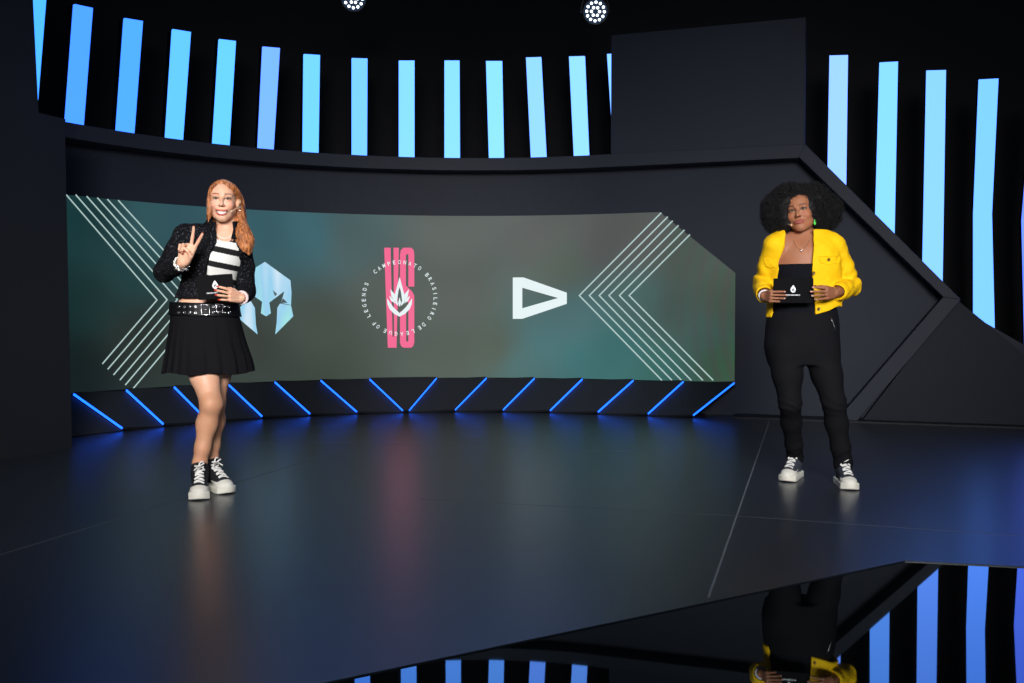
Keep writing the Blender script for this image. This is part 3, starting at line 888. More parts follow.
# --- hands
class Hand:
    """u along the hand, v across towards the thumb, n out of the palm"""
    def __init__(self, wrist, u, v, s, curl, spread, thumb):
        self.w = np.asarray(wrist, float); u = N(u); v = np.asarray(v, float); v = N(v-u*(v@u)); n = np.cross(u, v)
        self.u, self.v, self.s = u, v, s
        self.n = n
        self.curl, self.spread, self.thumb = curl, spread, thumb
    def orient(self, n):
        if self.n@np.asarray(n) < 0: self.n = -self.n
        return self
    def pt(self, a, b, c): return self.w+(self.u*a+self.v*b+self.n*c)*self.s
    def build(self):
        s = self.s
        kn = [(.088,.031,0.), (.093,.011,-.001), (.088,-.009,-.001), (.080,-.028,0.)]
        ln = [(.042,.025,.021), (.046,.029,.022), (.043,.027,.022), (.034,.021,.019)]
        rd = [.0088,.0090,.0086,.0078]
        self.palm = []; self.fing = []; self.tips = []
        for i, k in enumerate(kn):
            a = self.pt(.008, k[1]*.62, 0); b = self.pt(*k)
            self.palm.append((a, b, .0135*s, .0115*s))
        self.palm.append((self.pt(.015,.0,.002), self.pt(.075,.002,.003), .014*s, .012*s))
        self.palm.append((self.pt(.012,.018,.006), self.pt(.05,.03,.010), .013*s, .012*s))
        self.palm.append((self.pt(.012,-.018,.005), self.pt(.05,-.024,.006), .013*s, .011*s))
        for i in range(4):
            p = self.pt(*kn[i]); ang = 0.0; seg = []
            sp = math.radians(self.spread[i])
            du = self.u*math.cos(sp)+self.v*math.sin(sp)
            for j in range(3):
                ang += math.radians(self.curl[i][j])
                d = du*math.cos(ang)+self.n*math.sin(ang)
                q = p+d*ln[i][j]*s
                r = rd[i]*s
                seg.append((p, q, r*(1-.1*j), r*(.9-.1*j)))
                p = q
            self.fing.append(seg); self.tips.append((p, d, -(du*-math.sin(ang)+self.n*math.cos(ang))))
        t = [self.pt(*q) for q in self.thumb]
        rr = [.0135*s,.0105*s,.0095*s,.0075*s]
        self.fing.append([(t[j], t[j+1], rr[j], rr[j+1]) for j in range(len(t)-1)])
        d = N(t[-1]-t[-2]); self.tips.append((t[-1], d, None))
        self.c = self.pt(.09,0,0); self.r = .13*s
        return self
    def sdf(self, P):
        d = None
        for a, b, ra, rb in self.palm:
            e = cap(P, a, b, ra, rb); d = e if d is None else smin(d, e, .010*self.s)
        for seg in self.fing:
            f = None
            for a, b, ra, rb in seg:
                e = cap(P, a, b, ra, rb); f = e if f is None else smin(f, e, .003)
            d = smin(d, f, .0045)
        return d

def union_body(parts):
    """parts: (function, centre, radius, blend)"""
    def f(P):
        c = P.mean(0); R = float(np.sqrt(((P-c)**2).sum(1)).max())
        d = np.full(len(P), .5, np.float32)
        for fn, pc, pr, k in parts:
            lo = float(np.linalg.norm(c-np.asarray(pc)))-pr-R
            if lo > .10: d = np.minimum(d, max(lo, .06)); continue
            d = smin(d, fn(P), k)
        return d
    return f
def limb(pts, rs, k=.02):
    pts = [np.asarray(p, float) for p in pts]; c = np.mean(pts, 0)
    r = max(np.linalg.norm(p-c)+q for p, q in zip(pts, rs))+.02
    return (lambda P: chain(P, pts, rs, k)), c, r
def zgrid(lo, hi, coarse, fine, zones):
    z = [lo]
    while z[-1] < hi:
        f = any(a <= z[-1] <= b for a, b in zones); z.append(z[-1]+(fine if f else coarse))
    return np.array(z)

# --- shoes
class Shoe:
    def __init__(self, toe, heel_dir, L, ankle, high, zf=.004):
        """toe: floor point of the toe, heel_dir: direction from toe to heel on the floor"""
        h = N(np.array([heel_dir[0], heel_dir[1], 0])); self.x = -h
        self.o = np.array([toe[0], toe[1], zf])+h*L*.985
        self.M = np.stack([self.x, np.array([-self.x[1], self.x[0], 0]), np.array([0,0,1.])], 1)
        self.L = L; self.k = L/.27; self.high = high; self.ank = np.asarray(ankle, float)
        self.al = (self.M.T@(self.ank-self.o))/self.k
    def loc(self, P): return ((P-self.o.astype(np.float32))@self.M.astype(np.float32))/self.k
    def out(self, q): return self.o+self.M@(np.asarray(q, float)*self.k)
    def half(self, x):
        return np.interp(x, [0,.02,.06,.11,.16,.20,.235,.255,.265,.27], [.012,.029,.0345,.034,.040,.0455,.043,.033,.021,.006])
    def cy(self, x): return np.interp(x, [0,.1,.2,.27], [0,.0,.003,.0])*0
    def sole(self, P):
        q = self.loc(P)
        a, b = .136, 1
        x = np.clip(q[:, 0], .002, .268)
        hw = self.half(x)+.004
        dx = np.maximum(np.maximum(-q[:, 0]-.002, q[:, 0]-.272), -.05)
        dy = np.abs(q[:, 1])-hw
        # rounded plan: distance to a chain of discs
        d2 = np.minimum.reduce([np.sqrt((q[:, 0]-c)**2+q[:, 1]**2)-r for c, r in ((.035,.0345),(.07,.0365),(.105,.036),(.14,.038),(.17,.042),(.20,.0455),(.222,.0465))])
        d2 = smin(d2, np.maximum(np.abs(q[:, 0]-.13)-.1, np.abs(q[:, 1])-.040), .03)
        top = .036+.006*np.clip((q[:, 0]-.2)/.06, 0, 1)+.004*np.clip((.06-q[:, 0])/.06, 0, 1)
        lift = .010*np.clip((q[:, 0]-.20)/.07, 0, 1)**2
        dz = np.maximum(q[:, 2]-top, lift-q[:, 2])
        return smax(d2, dz, .006)*self.k
    def upper(self, P):
        q = self.loc(P)
        d = ell(q, (.207,0,.040), (.060,.0445,.032))
        d = smin(d, cap(q, (.185,0,.050), (.125,0,.078), .036, .036), .02)
        d = smin(d, cap(q, (.05,0,.045), (.055,0,.09), .036, .035), .02)
        d = smin(d, cap(q, (.11,0,.07), (.065,0,.098), .034, .036), .02)
        top = .150 if self.high else .112
        a = self.al; m = np.array([.062,0,top])
        d = smin(d, cap(q, (.064,0,.09), m, .038, .0425), .02)
        d = smax(d, .028-q[:, 2], .004)
        zt = top+.02*np.clip((q[:, 0]-.075)/.03, -.6, 1)
        d = smax(d, q[:, 2]-zt, .004)
        d = smin(d, 1.0+0*d, .001)
        return d*self.k
    def paint(self, v):
        q = self.loc(v); c = np.tile(np.array(lin((24,25,32)) if self.high else lin((58,62,76))), (len(v), 1))
        wt = np.array(lin((226,224,214)))
        toe = (q[:, 0] > .226-9*q[:, 1]**2) | ((np.abs(q[:, 1]) > .030) & (q[:, 0] > .13) & (q[:, 2] < .060))
        c[toe] = wt
        ring = (q[:, 0] > .19) & (np.abs(np.hypot((q[:, 0]-.190)/1.1, q[:, 1])-.027) < .0026) & (q[:, 2] > .04)
        c[ring] = np.array(lin((40,42,50)))
        tongue = (np.abs(q[:, 1]) < .011) & (q[:, 0] > .085) & (q[:, 0] < .20) & (q[:, 2] > .06) & (np.sin(q[:, 0]*420) > .2)
        c[tongue] = np.array(lin((150,150,156)))
        heel = (q[:, 0] < .03) & (q[:, 2] < .075)
        c[heel] = wt
        return c
def make_shoe(person, sh, key, m_shoe, m_sole, m_lace, label=None, bow=1):
    lo = sh.o-np.array([.32,.32,.01]); hi = sh.o+np.array([.32,.32,.19])
    o = sdf_obj('shoe', sh.upper, lo, hi, .003, m_shoe, person, color=sh.paint, key=key)
    if label: o['label'] = label
    s_ = sdf_obj('sole', sh.sole, lo, hi, .003, m_sole, o)
    s_['label'] = 'thick white rubber sole'
    lc = MB(); bv = BVH[key]
    def on(x, y):
        p = sh.out((x, y, .25)); r = bv.ray_cast(Vector(p), Vector((0,0,-1)))
        return (r[0] if r[0] is not None else Vector(sh.out((x,y,.06))))
    n = 8 if sh.high else 7
    xs = np.linspace(.205, .104 if sh.high else .096, n)
    for i, x in enumerate(xs):
        yw = .024-.005*i/n
        pts = []
        for t in np.linspace(-1, 1, 9):
            p = on(x-(.010 if i % 2 else -.006)*t*.6, yw*t)+Vector((0,0,.0035)); pts.append(p)
        lc.tube(pts, .0042*sh.k, 6)
    pb = on(xs[-1]-.006, 0)+Vector((0,0,.007))
    if sh.high:
        r = bv.ray_cast(Vector(sh.out((.25,0,.142))), Vector(-sh.x)); pb = r[0]+Vector(sh.x)*.006 if r[0] is not None else pb
    X = Vector(sh.M[:, 0]); Y = Vector(sh.M[:, 1]); Z = Vector((0,0,1))
    for sd in (-1, 1):
        loop = [pb+Y*sd*(.024*math.sin(a)*1.0)+X*(.012*(1-math.cos(a)))+Z*(.010*math.sin(a)*(1.6 if sd == bow else .4)+.004*(1-math.cos(a))) for a in np.linspace(0, PI, 9)]
        lc.tube(loop, .0036*sh.k, 6)
        lc.tube([pb, pb+Y*sd*.016+X*.014+Z*-.002, pb+Y*sd*.026+X*.034+Z*-.012], .0034*sh.k, 6)
    lc.sphere(pb, .0075, 8, 6)
    if sh.high:
        # ankle laces up the shaft
        for i, z in enumerate((.108,.122,.136)):
            pts = []
            for t in np.linspace(-1, 1, 9):
                p = sh.out((.25, .020*t, z+.006*t*(1 if i else -1))); r = bv.ray_cast(Vector(p), Vector(-sh.x))
                if r[0] is not None: pts.append(r[0]+Vector(sh.x)*.003)
            if len(pts) > 3: lc.tube(pts, .0042*sh.k, 6)
    seat(o, lc); l = lc.build('laces', m_lace, o, smooth=True, fix=False); l['label'] = 'white laces'
    return o

def strands(mb, pts, rs, n, r, seed, wave=.004, flat=1.0, seg=4, surf_only=True):
    """hair strands that follow a guide inside a tapering tube"""
    rg = np.random.default_rng(seed); pts = np.asarray(pts, float); rs = np.asarray(rs, float)
    t = np.linspace(0, 1, len(pts)); T = np.linspace(0, 1, 22)
    G_ = np.stack([catm(t, pts[:, i], T) for i in range(3)], 1); RR = np.interp(T, t, rs)
    d = np.gradient(G_, axis=0); d /= np.linalg.norm(d, axis=1)[:, None]
    a = np.cross(d, np.array([.3,1,.1])); a /= np.linalg.norm(a, axis=1)[:, None]; b = np.cross(d, a)
    for k in range(n):
        an = rg.uniform(0, 2*PI); rad = math.sqrt(rg.uniform(.55 if surf_only else 0, 1.08)); ph = rg.uniform(0, 6.28); fr = rg.uniform(1.2, 2.6)
        e = rg.uniform(.82, 1.0); m = T <= e
        off = (np.cos(an+.8*T)[:, None]*a+np.sin(an+.8*T)[:, None]*b)*(RR*rad)[:, None]
        wv = np.sin(T*fr*2*PI+ph)[:, None]*a*wave*T[:, None]+np.cos(T*fr*2*PI+ph)[:, None]*b*wave*T[:, None]
        q = (G_+off+wv)[m]
        mb.tube([Vector(x) for x in q], list(np.interp(np.linspace(0, 1, len(q)), [0,.15,.8,1], [r*.6,r,r*.9,r*.25])), seg)
def catm(t, y, T):
    x, v = catmull(t, y, 200); return np.interp(T, x, v)

M_eye = attr_mat('eyeball', rough=.4, spec=.15)
M_teeth = mat('teeth', (214,204,194), rough=.3)
M_canvas = attr_mat('canvas shoe', rough=.8)
M_sole = mat('white rubber', (224,222,210), rough=.6)
M_lace = mat('white lace', (235,234,230), rough=.8)
M_silver = mat('silver', (210,210,215), rough=.25, metal=1)
M_card = mat('black card', linear=(.0045,.0045,.0055), rough=.6, spec=.03)
M_cardprint = mat('white card print', (225,228,232), rough=.6)

def cue_card(label, c4, th=.004, emblem=(.5,.45), word=(.5,.80), ww=.34, es=.22):
    """c4: corners tl, tr, br, bl in the room"""
    tl, tr, br, bl = [Vector(p) for p in c4]
    cen = (tl+tr+br+bl)/4
    X = ((tr-tl)+(br-bl)).normalized(); w = ((tr-tl).length+(br-bl).length)/2; h = ((bl-tl).length+(br-tr).length)/2
    nrm = (bl-tl).cross(tr-tl).normalized()
    if nrm.y > 0: nrm = -nrm
    Dn = ((bl-tl)+(br-tr)).normalized(); Dn = (Dn-X*Dn.dot(X)).normalized()
    nrm = X.cross(Dn); nrm = nrm if nrm.y < 0 else -nrm
    o = thing('cue_card', cen, label, 'cue card')
    P = lambda a, b, e=0.: X*(a-.5)*w+Dn*(b-.5)*h+nrm*e
    mb = MB(); r = .006
    def out(e):
        q = []
        for (cx_, cy_, a0) in ((1-r/w,r/h,-90),(1-r/w,1-r/h,0),(r/w,1-r/h,90),(r/w,r/h,180)):
            for k in range(4):
                a = math.radians(a0+30*k); q.append(P(cx_+r/w*math.cos(a), cy_+r/h*math.sin(a), e))
        return q
    mb.prism(out(-th/2), out(th/2)); mb.build('board', M_card, o)
    # drop emblem
    e = MB(); pts = []
    for k in range(24):
        a = 2*PI*k/24; rr = .5*es
        x = rr*.80*math.sin(a); y = -rr*math.cos(a)
        if math.cos(a) > 0: x *= (1-.55*math.cos(a)); y *= 1.35
        pts.append((x, y))
    ring = [P(emblem[0]+x*h/w, emblem[1]+y, th/2+.0006) for x, y in pts]
    inn = [P(emblem[0]+x*.46*h/w, emblem[1]+.035+y*.42, th/2+.0006) for x, y in pts]
    n = len(ring); e.add(ring+inn, [(i, (i+1) % n, n+(i+1) % n, n+i) for i in range(n)])
    e.flat([P(emblem[0]+x*.2*h/w, emblem[1]+.05+y*.22, th/2+.0006) for x, y in pts])
    e.build('drop_emblem', M_cardprint, o, fix=False)
    t = MB(); k = 14; x = word[0]-ww/2
    for i in range(k):
        bw = ww/k*(.62 if i % 4 else .35); t.flat([P(x,word[1]-.026,th/2+.0006), P(x+bw,word[1]-.026,th/2+.0006), P(x+bw,word[1]+.026,th/2+.0006), P(x,word[1]+.026,th/2+.0006)])
        x += ww/k
    t.build('printed_line', M_cardprint, o, fix=False)['kind'] = 'stuff'
    return o
# ================================================================== woman on the left
PA = thing('person', on_floor(207,492,.004), 'smiling woman with long ginger hair, black jacket and pleated skirt, making a V sign', 'person')
ya = math.radians(20)
def ring(px_, py_, hw, b, Y): p = at(px_, py_, Y); return (p.z, p.x, p.y, hw*Y/F, b)
tA = Loft([ring(224,232,11,.062,5.27), ring(219,238,24,.075,5.265), ring(216,246,26,.092,5.26), ring(215,256,26,.108,5.25), ring(214,265,25.5,.108,5.25), ring(211,280,23.5,.086,5.255),
           ring(208,296,25.5,.086,5.26), ring(206,308,28.5,.098,5.265), ring(206,325,31,.112,5.27), ring(207,345,32.5,.118,5.27), ring(208,362,31,.108,5.27)], ya)
def capz(loft, d, P, e=.01): return smax(d, np.maximum(P[:, 2]-loft.z1, loft.z0-P[:, 2]), e)
HA = Head(A_(222.8,200.8,5.235), frame_from(math.radians(-13), math.radians(2), math.radians(-1)), 1.0, True, .93)
nkA = [A_(226,216,5.265), A_(226.5,233,5.275), A_(224,246,5.275)]
shR, shL = A_(185,236,5.23), A_(241,239,5.30)
elR, wrR = A_(164,272,5.12), A_(183.5,262.5,4.97)
elL, wrL = A_(246,291,5.33), A_(241,298,5.10)
hpR, knR, _ = A_(200,340,5.25), A_(211.5,404,5.13), 0
hpL, knL, _ = A_(218,340,5.30), A_(214.5,402,5.30), 0
tR = on_floor(199,501,.004); tL = on_floor(229,494.5,.004)
z3 = np.array([0,0,0.])
shA1 = Shoe(tR, (-.30,1,0), .285, z3, True); shA2 = Shoe(tL, (-.66,.75,0), .285, z3, True)
for s_ in (shA1, shA2): s_.al = np.array([.062,0,.13])
anR, anL = shA1.out((.060,0,.155)), shA2.out((.060,0,.155)); ftR, ftL = shA1.out((.066,0,.07)), shA2.out((.066,0,.07))
hR = Hand(wrR, A_(193,232,4.95)-wrR, (1,-.1,-.25), 1.04,
          [(4,4,4),(6,5,4),(88,92,40),(86,92,40)], [15,-5,-2,-6], [(.018,.024,.008),(.045,.036,.022),(.068,.022,.036),(.076,-.002,.040)]).orient((0,-1,0)).build()
hL = Hand(wrL, A_(222,293.5,4.99)-wrL, (0.1,.1,1), .86,
          [(8,16,10),(8,16,10),(8,16,10),(10,18,12)], [6,2,-3,-8], [(.018,.024,.008),(.045,.040,.018),(.072,.044,.022),(.094,.042,.024)]).orient((.2,1,0)).build()
parts = [((lambda P: capz(tA, tA(P), P)), (A_(211,295,5.26)), .52, .03),
  (*limb(nkA, [.050,.052,.060], .02), .02),
  (*limb([A_(220,236,5.28), shR], [.05,.052]), .03), (*limb([A_(228,237,5.28), shL], [.05,.052]), .03),
  (*limb([shR, (shR+elR)/2, elR, (elR+wrR)/2, wrR], [.050,.044,.036,.035,.0235]), .03),
  (*limb([shL, (shL+elL)/2, elL, (elL+wrL)/2, wrL], [.050,.044,.036,.035,.0235]), .03),
  (*limb([hpR, hpR*.45+knR*.55+np.array([-.012,.01,0]), knR, knR*.66+anR*.34+np.array([-.008,.018,0]), knR*.25+anR*.75, anR, ftR], [.094,.076,.055,.053,.038,.034,.030], .03), .03),
  (*limb([hpL, hpL*.45+knL*.55, knL, knL*.66+anL*.34+np.array([0,.02,0]), knL*.25+anL*.75, anL, ftL], [.094,.076,.055,.053,.038,.034,.030], .03), .03),
  (lambda P: np.minimum(ell(P, knR+np.array([.002,-.03,.005]), (.034,.034,.04)), 1), knR, .06, .03),
  (HA.sdf, HA.out((0,0,0)), .16, .014),
  (hR.sdf, hR.c, hR.r, .008), (hL.sdf, hL.c, hL.r, .008)]
bodyA = union_body(parts)
skinA = np.array(lin((230,178,150)))
def paintA(v):
    c = np.tile(skinA, (len(v), 1))
    legm = np.clip((.62-v[:, 2])/.1, 0, 1)[:, None]
    c = c*(1-legm)+np.array(lin((206,152,120)))*legm
    c *= (1+.04*wob(v, 60, 3))[:, None]
    HA.paint(v, c, lin((196,96,92)), lin((104,62,42)), lin((226,130,112)))
    for h, nc in ((hL, (214,62,44)), (hR, (150,60,50))):
        for i, (p, d, up) in enumerate(h.tips):
            if up is None: continue
            m = np.linalg.norm(v-(p+d*.001+up*.004), axis=1) < .0085
            c[m] = np.array(lin(nc))
    return c
M_skinA = attr_mat('fair skin', rough=.48, spec=.4, sss=.25)
lo = np.array([-2.1,4.80,.02]); hi = np.array([-1.30,5.50,1.74])
zsA = zgrid(.02, 1.74, .004, .002, [(1.0,1.18),(1.18,1.46),(1.46,1.74)])
sdf_obj('body', bodyA, lo, hi, (.0025,.0025,.003), M_skinA, PA, color=paintA, zs=zgrid(.02,1.74,.0042,.0024,[(1.0,1.08),(1.18,1.46),(1.47,1.74)]), key='A_body')
make_eyes(PA, HA, (.05,.035,.02), M_eye)
tb = MB(); pt = []; n = 24                                  # teeth: one curved row
vs = []; fs = []
for i in range(n+1):
    x = -.0275+.055*i/n
    for z in (-.0660,-.0725,-.0785,-.0840):
        yy = -.0852+15*x*x; vs.append(Vector(HA.out((x, yy+.0006*abs(math.sin(i*PI/3)), z+11.0*x*x))))
for i in range(n):
    for k in range(3): fs.append((4*i+k, 4*i+4+k, 4*i+5+k, 4*i+k+1))
tb.add(vs, fs); m_ = len(vs)
back = [p+Vector(HA.M[:, 1])*.006 for p in vs]
tb.add(back, [tuple(reversed(f)) for f in fs])
edge = [4*i for i in range(n+1)]+[4*n+k for k in (1,2,3)]+[4*i+3 for i in range(n-1, -1, -1)]+[2,1]
tb.f += [(edge[i], edge[(i+1) % len(edge)], m_+edge[(i+1) % len(edge)], m_+edge[i]) for i in range(len(edge))]
seat(PA, tb).build('teeth', M_teeth, PA, smooth=True)['label'] = 'white teeth'

# --- striped crop top
topz, botz = at(224,240,5.2).z, at(207,298,5.2).z
def shirtA(P):
    d = tA(P, .009+.003*wob(P, 28, 1))
    d = smin(d, chain(P, [A_(220,236,5.28), shR], [.058,.056]), .03); d = smin(d, chain(P, [A_(228,237,5.28), shL], [.058,.056]), .03)
    d = smax(d, botz-P[:, 2], .004)
    neck = ell(P, A_(226,227,5.20), (.085,.13,.078))
    d = smax(d, -neck, .005); d = smax(d, P[:, 2]-at(224,229,5.26).z, .004)
    return d
def stripe(v):
    slant = (v[:, 0]-at(224,250,5.2).x)*.22
    py_ = 308-(v[:, 2]+slant-CAMH)*F/5.17
    e = [236.5,240.3,247.5,253.5,263,268.8,278,284,292,298]
    band_ = np.searchsorted(e, py_)
    w = (band_ % 2 == 0)
    c = np.where(w[:, None], np.array(lin((232,232,228))), np.array(lin((16,16,19))))
    return c
M_shirt = attr_mat('knit', rough=.85)
sdf_obj('crop_top', shirtA, (-1.95,5.08,1.02), (-1.35,5.45,1.45), .003, M_shirt, PA, color=stripe, label='black and white striped crop top')

# --- jacket
M_tweed = bpy.data.materials.new('black sparkling tweed'); M_tweed.use_nodes = True
nt = M_tweed.node_tree; b_ = nt.nodes['Principled BSDF']; tc = nt.nodes.new('ShaderNodeTexCoord')
n1 = nt.nodes.new('ShaderNodeTexNoise'); n1.inputs['Scale'].default_value = 140; n1.inputs['Detail'].default_value = 2
r1 = nt.nodes.new('ShaderNodeValToRGB'); r1.color_ramp.elements[0].position = .60; r1.color_ramp.elements[0].color = (.0045,.0048,.0065,1)
r1.color_ramp.elements[1].position = .74; r1.color_ramp.elements[1].color = (.14,.14,.17,1)
nt.links.new(tc.outputs['Object'], n1.inputs['Vector']); nt.links.new(n1.outputs['Fac'], r1.inputs['Fac']); nt.links.new(r1.outputs['Color'], b_.inputs['Base Color'])
b_.inputs['Roughness'].default_value = .8; b_.inputs['Specular IOR Level'].default_value = .08
bp = nt.nodes.new('ShaderNodeBump'); bp.inputs['Strength'].default_value = .5; bp.inputs['Distance'].default_value = .003
nt.links.new(n1.outputs['Fac'], bp.inputs['Height']); nt.links.new(bp.outputs['Normal'], b_.inputs['Normal'])
jb = at(207,298,5.18).z
slR = [shR+np.array([.01,0,-.01]), shR*.5+elR*.5, elR, elR*.5+wrR*.5, elR*.24+wrR*.76]
slL = [shL+np.array([-.01,0,-.01]), shL*.5+elL*.5, elL, elL*.5+wrL*.5, elL*.25+wrL*.75]
xL = lambda z: np.interp(z, [at(0,p,5.15).z for p in (300,276,258,242,234)], [at(x,300,5.15).x for x in (203,206,211,217,216)])
xR = lambda z: np.interp(z, [at(0,p,5.15).z for p in (300,276,258,242,234)], [at(x,300,5.15).x for x in (240,239,237,234,234)])
def jacketA(P):
    fold = .004*wob(P, 34, 2)+.0025*wob(P, 75, 5)
    d = tA(P, .028)
    d = smin(d, chain(P, [A_(218,235,5.28), shR], [.066,.068], .03), .03); d = smin(d, chain(P, [A_(230,236,5.28), shL], [.066,.068], .03), .03)
    d = smax(d, jb-P[:, 2], .006)
    d = smax(d, -(tA(P, .013)), .003)
    z = P[:, 2]; op = np.maximum(np.maximum(xL(z)-P[:, 0], P[:, 0]-xR(z)), P[:, 1]-5.26)
    d = smax(d, -op, .006)
    d = smax(d, -chain(P, [A_(225,243,5.24), A_(226,215,5.24)], [.062,.075]), .006)
    a = chain(P, slR, [.066,.056,.051,.046,.041], .02); a2 = chain(P, slL, [.064,.055,.051,.046,.041], .02)
    end1 = (P-(elR*.2+wrR*.8).astype(np.float32))@N(wrR-elR).astype(np.float32); a = smax(a, end1, .004)
    end2 = (P-(elL*.2+wrL*.8).astype(np.float32))@N(wrL-elL).astype(np.float32); a2 = smax(a2, end2, .004)
    a = smax(a, -cap(P, elR*.3+wrR*.7, wrR, .036, .036), .003); a2 = smax(a2, -cap(P, elL*.3+wrL*.7, wrL, .034, .034), .003)
    return smin(smin(d, a, .02), a2, .02)+fold
jk = sdf_obj('jacket', jacketA, (-2.12,4.90,.98), (-1.28,5.52,1.50), .0035, M_tweed, PA, key='A_jacket', label='cropped black tweed jacket, worn open')
def collarA(P):
    q = P-A_(224.5,230,5.265).astype(np.float32); z = q[:, 2]
    r = np.hypot(q[:, 0]/1.05, q[:, 1]/1.0)
    rr = np.interp(z, [-.06,0,.05], [.112,.084,.074])
    d = np.abs(r-rr)-.007
    d = smax(d, np.maximum(z-.050-.012*np.clip(q[:, 1]/.08, -1, 1), -.056-z), .004)
    ang = np.arctan2(q[:, 0]-.006, -q[:, 1])
    d = smax(d, .048-np.abs(ang-.20)*.08+(-.02)*np.clip(-z/.05, 0, 1), .006)
    return d+.0015*wob(P, 60, 3)
sdf_obj('collar', collarA, (-1.75,5.10,1.30), (-1.38,5.44,1.50), .003, M_tweed, jk)
# lapel edges, breast pocket flap and buttons
for p_, q_ in (((206,258),(186,261)),):
    pass

# --- pleated skirt and belt
wz, hz = at(205,303,5.2).z, at(208,372,5.2).z
sk = Loft([ring(205,301,31.5,.118,5.265), ring(205,312,32.5,.126,5.265), ring(206,326,35,.138,5.265), ring(207,345,39,.158,5.265), ring(208.5,362,43,.172,5.265), ring(208.5,376,45.5,.182,5.265)], ya*.6)
def pleat(ang, z):
    k = np.clip((at(0,318,5.2).z-z)/.28, 0, 1)
    t = (ang*11/PI+.35*np.sin(ang*3)) % 1
    return (.055*k)*(np.minimum(t/.72, (1-t)/.28)-.5)
def skirtA(P):
    o = sk(P, 0, pleat)+.002*wob(P, 26, 4)
    d = smax(o, -(o+.011), .002)
    ang = np.arctan2(P[:, 1]-5.265, P[:, 0]-sk.at(P[:, 2])[0])
    d = smax(d, np.maximum(P[:, 2]-at(205,303,5.2).z, hz-.006+.006*np.sin(ang*5+1)-P[:, 2]), .003)
    lin_ = smax(sk(P, -.006), np.maximum(P[:, 2]-at(205,304,5.2).z, at(206,322,5.2).z-P[:, 2]), .004)
    return np.minimum(d, lin_)
M_skirt = mat('black twill', linear=(.0075,.0075,.0095), rough=.8, spec=.05, noise=.15, nscale=60, bump=.25, bscale=300)
skt = sdf_obj('skirt', skirtA, (-2.0,5.02,.62), (-1.36,5.52,1.06), .0032, M_skirt, PA, key='A_skirt', label='short black pleated skirt')
beltA = lambda P: smax(np.abs(sk(P, .006))-.005, np.abs(P[:, 2]-at(205,309.5,5.2).z-(P[:, 0]+1.66)*-.03)-.036, .003)
M_belt = mat('black leather', linear=(.005,.005,.006), rough=.45, spec=.12)
bl = sdf_obj('belt', beltA, (-1.95,5.06,.94), (-1.38,5.50,1.06), .003, M_belt, PA, key='A_belt', label='wide black belt with silver eyelets')
for row in (306.5, 312.5):
    for x in (179,184.5,190,195.5,213,218.5,224,229):
        p, n = surf('A_belt', x, row, .001); mb = MB(); u = n.orthogonal().normalized(); w_ = n.cross(u)
        mb.tube([p+(u*math.cos(a)+w_*math.sin(a))*.0055 for a in np.linspace(0, 2*PI, 11)[:-1]], .0022, 5, closed=True)
        seat(bl, mb).build('eyelet', M_silver, bl, smooth=True, fix=False)
for x in (205.5,):
    mb = MB(); q = [surf('A_belt', x+a, 310+b, .006)[0] for a, b in ((-4,-5.5),(4,-5),(4,5),(-4,5))]
    mb.tube(q, .0032, 6, closed=True); mb.tube([surf('A_belt', x-4, 310, .007)[0], surf('A_belt', x+4, 310, .008)[0]], .0024, 5)
    seat(bl, mb).build('buckle', M_silver, bl, smooth=True, fix=False)
mb = MB(); q = [surf('A_belt', 219+a, 308+b, .007)[0] for a, b in ((-3,-3.5),(3,-3.5),(3,4),(-3,4))]
mb.tube(q, .0026, 6, closed=True); seat(bl, mb).build('buckle', M_silver, bl, smooth=True, fix=False)

# --- shoes
make_shoe(PA, shA1, 'A_s1', M_canvas, M_sole, M_lace, 'black canvas high-top, toe to the front')
make_shoe(PA, shA2, 'A_s2', M_canvas, M_sole, M_lace, 'black canvas high-top turned outwards')

# --- ginger hair
M_hairA = bpy.data.materials.new('ginger hair'); M_hairA.use_nodes = True
nt = M_hairA.node_tree; b_ = nt.nodes['Principled BSDF']; tc = nt.nodes.new('ShaderNodeTexCoord'); mp = nt.nodes.new('ShaderNodeMapping'); mp.inputs['Scale'].default_value = (110,110,9)
n1 = nt.nodes.new('ShaderNodeTexNoise'); n1.inputs['Scale'].default_value = 1.; n1.inputs['Detail'].default_value = 3
r1 = nt.nodes.new('ShaderNodeValToRGB'); r1.color_ramp.elements[0].position = .36; r1.color_ramp.elements[0].color = (*lin((104,54,28)), 1)
r1.color_ramp.elements[1].position = .66; r1.color_ramp.elements[1].color = (*lin((214,138,84)), 1)
nt.links.new(tc.outputs['Object'], mp.inputs['Vector']); nt.links.new(mp.outputs['Vector'], n1.inputs['Vector']); nt.links.new(n1.outputs['Fac'], r1.inputs['Fac']); nt.links.new(r1.outputs['Color'], b_.inputs['Base Color'])
b_.inputs['Roughness'].default_value = .42
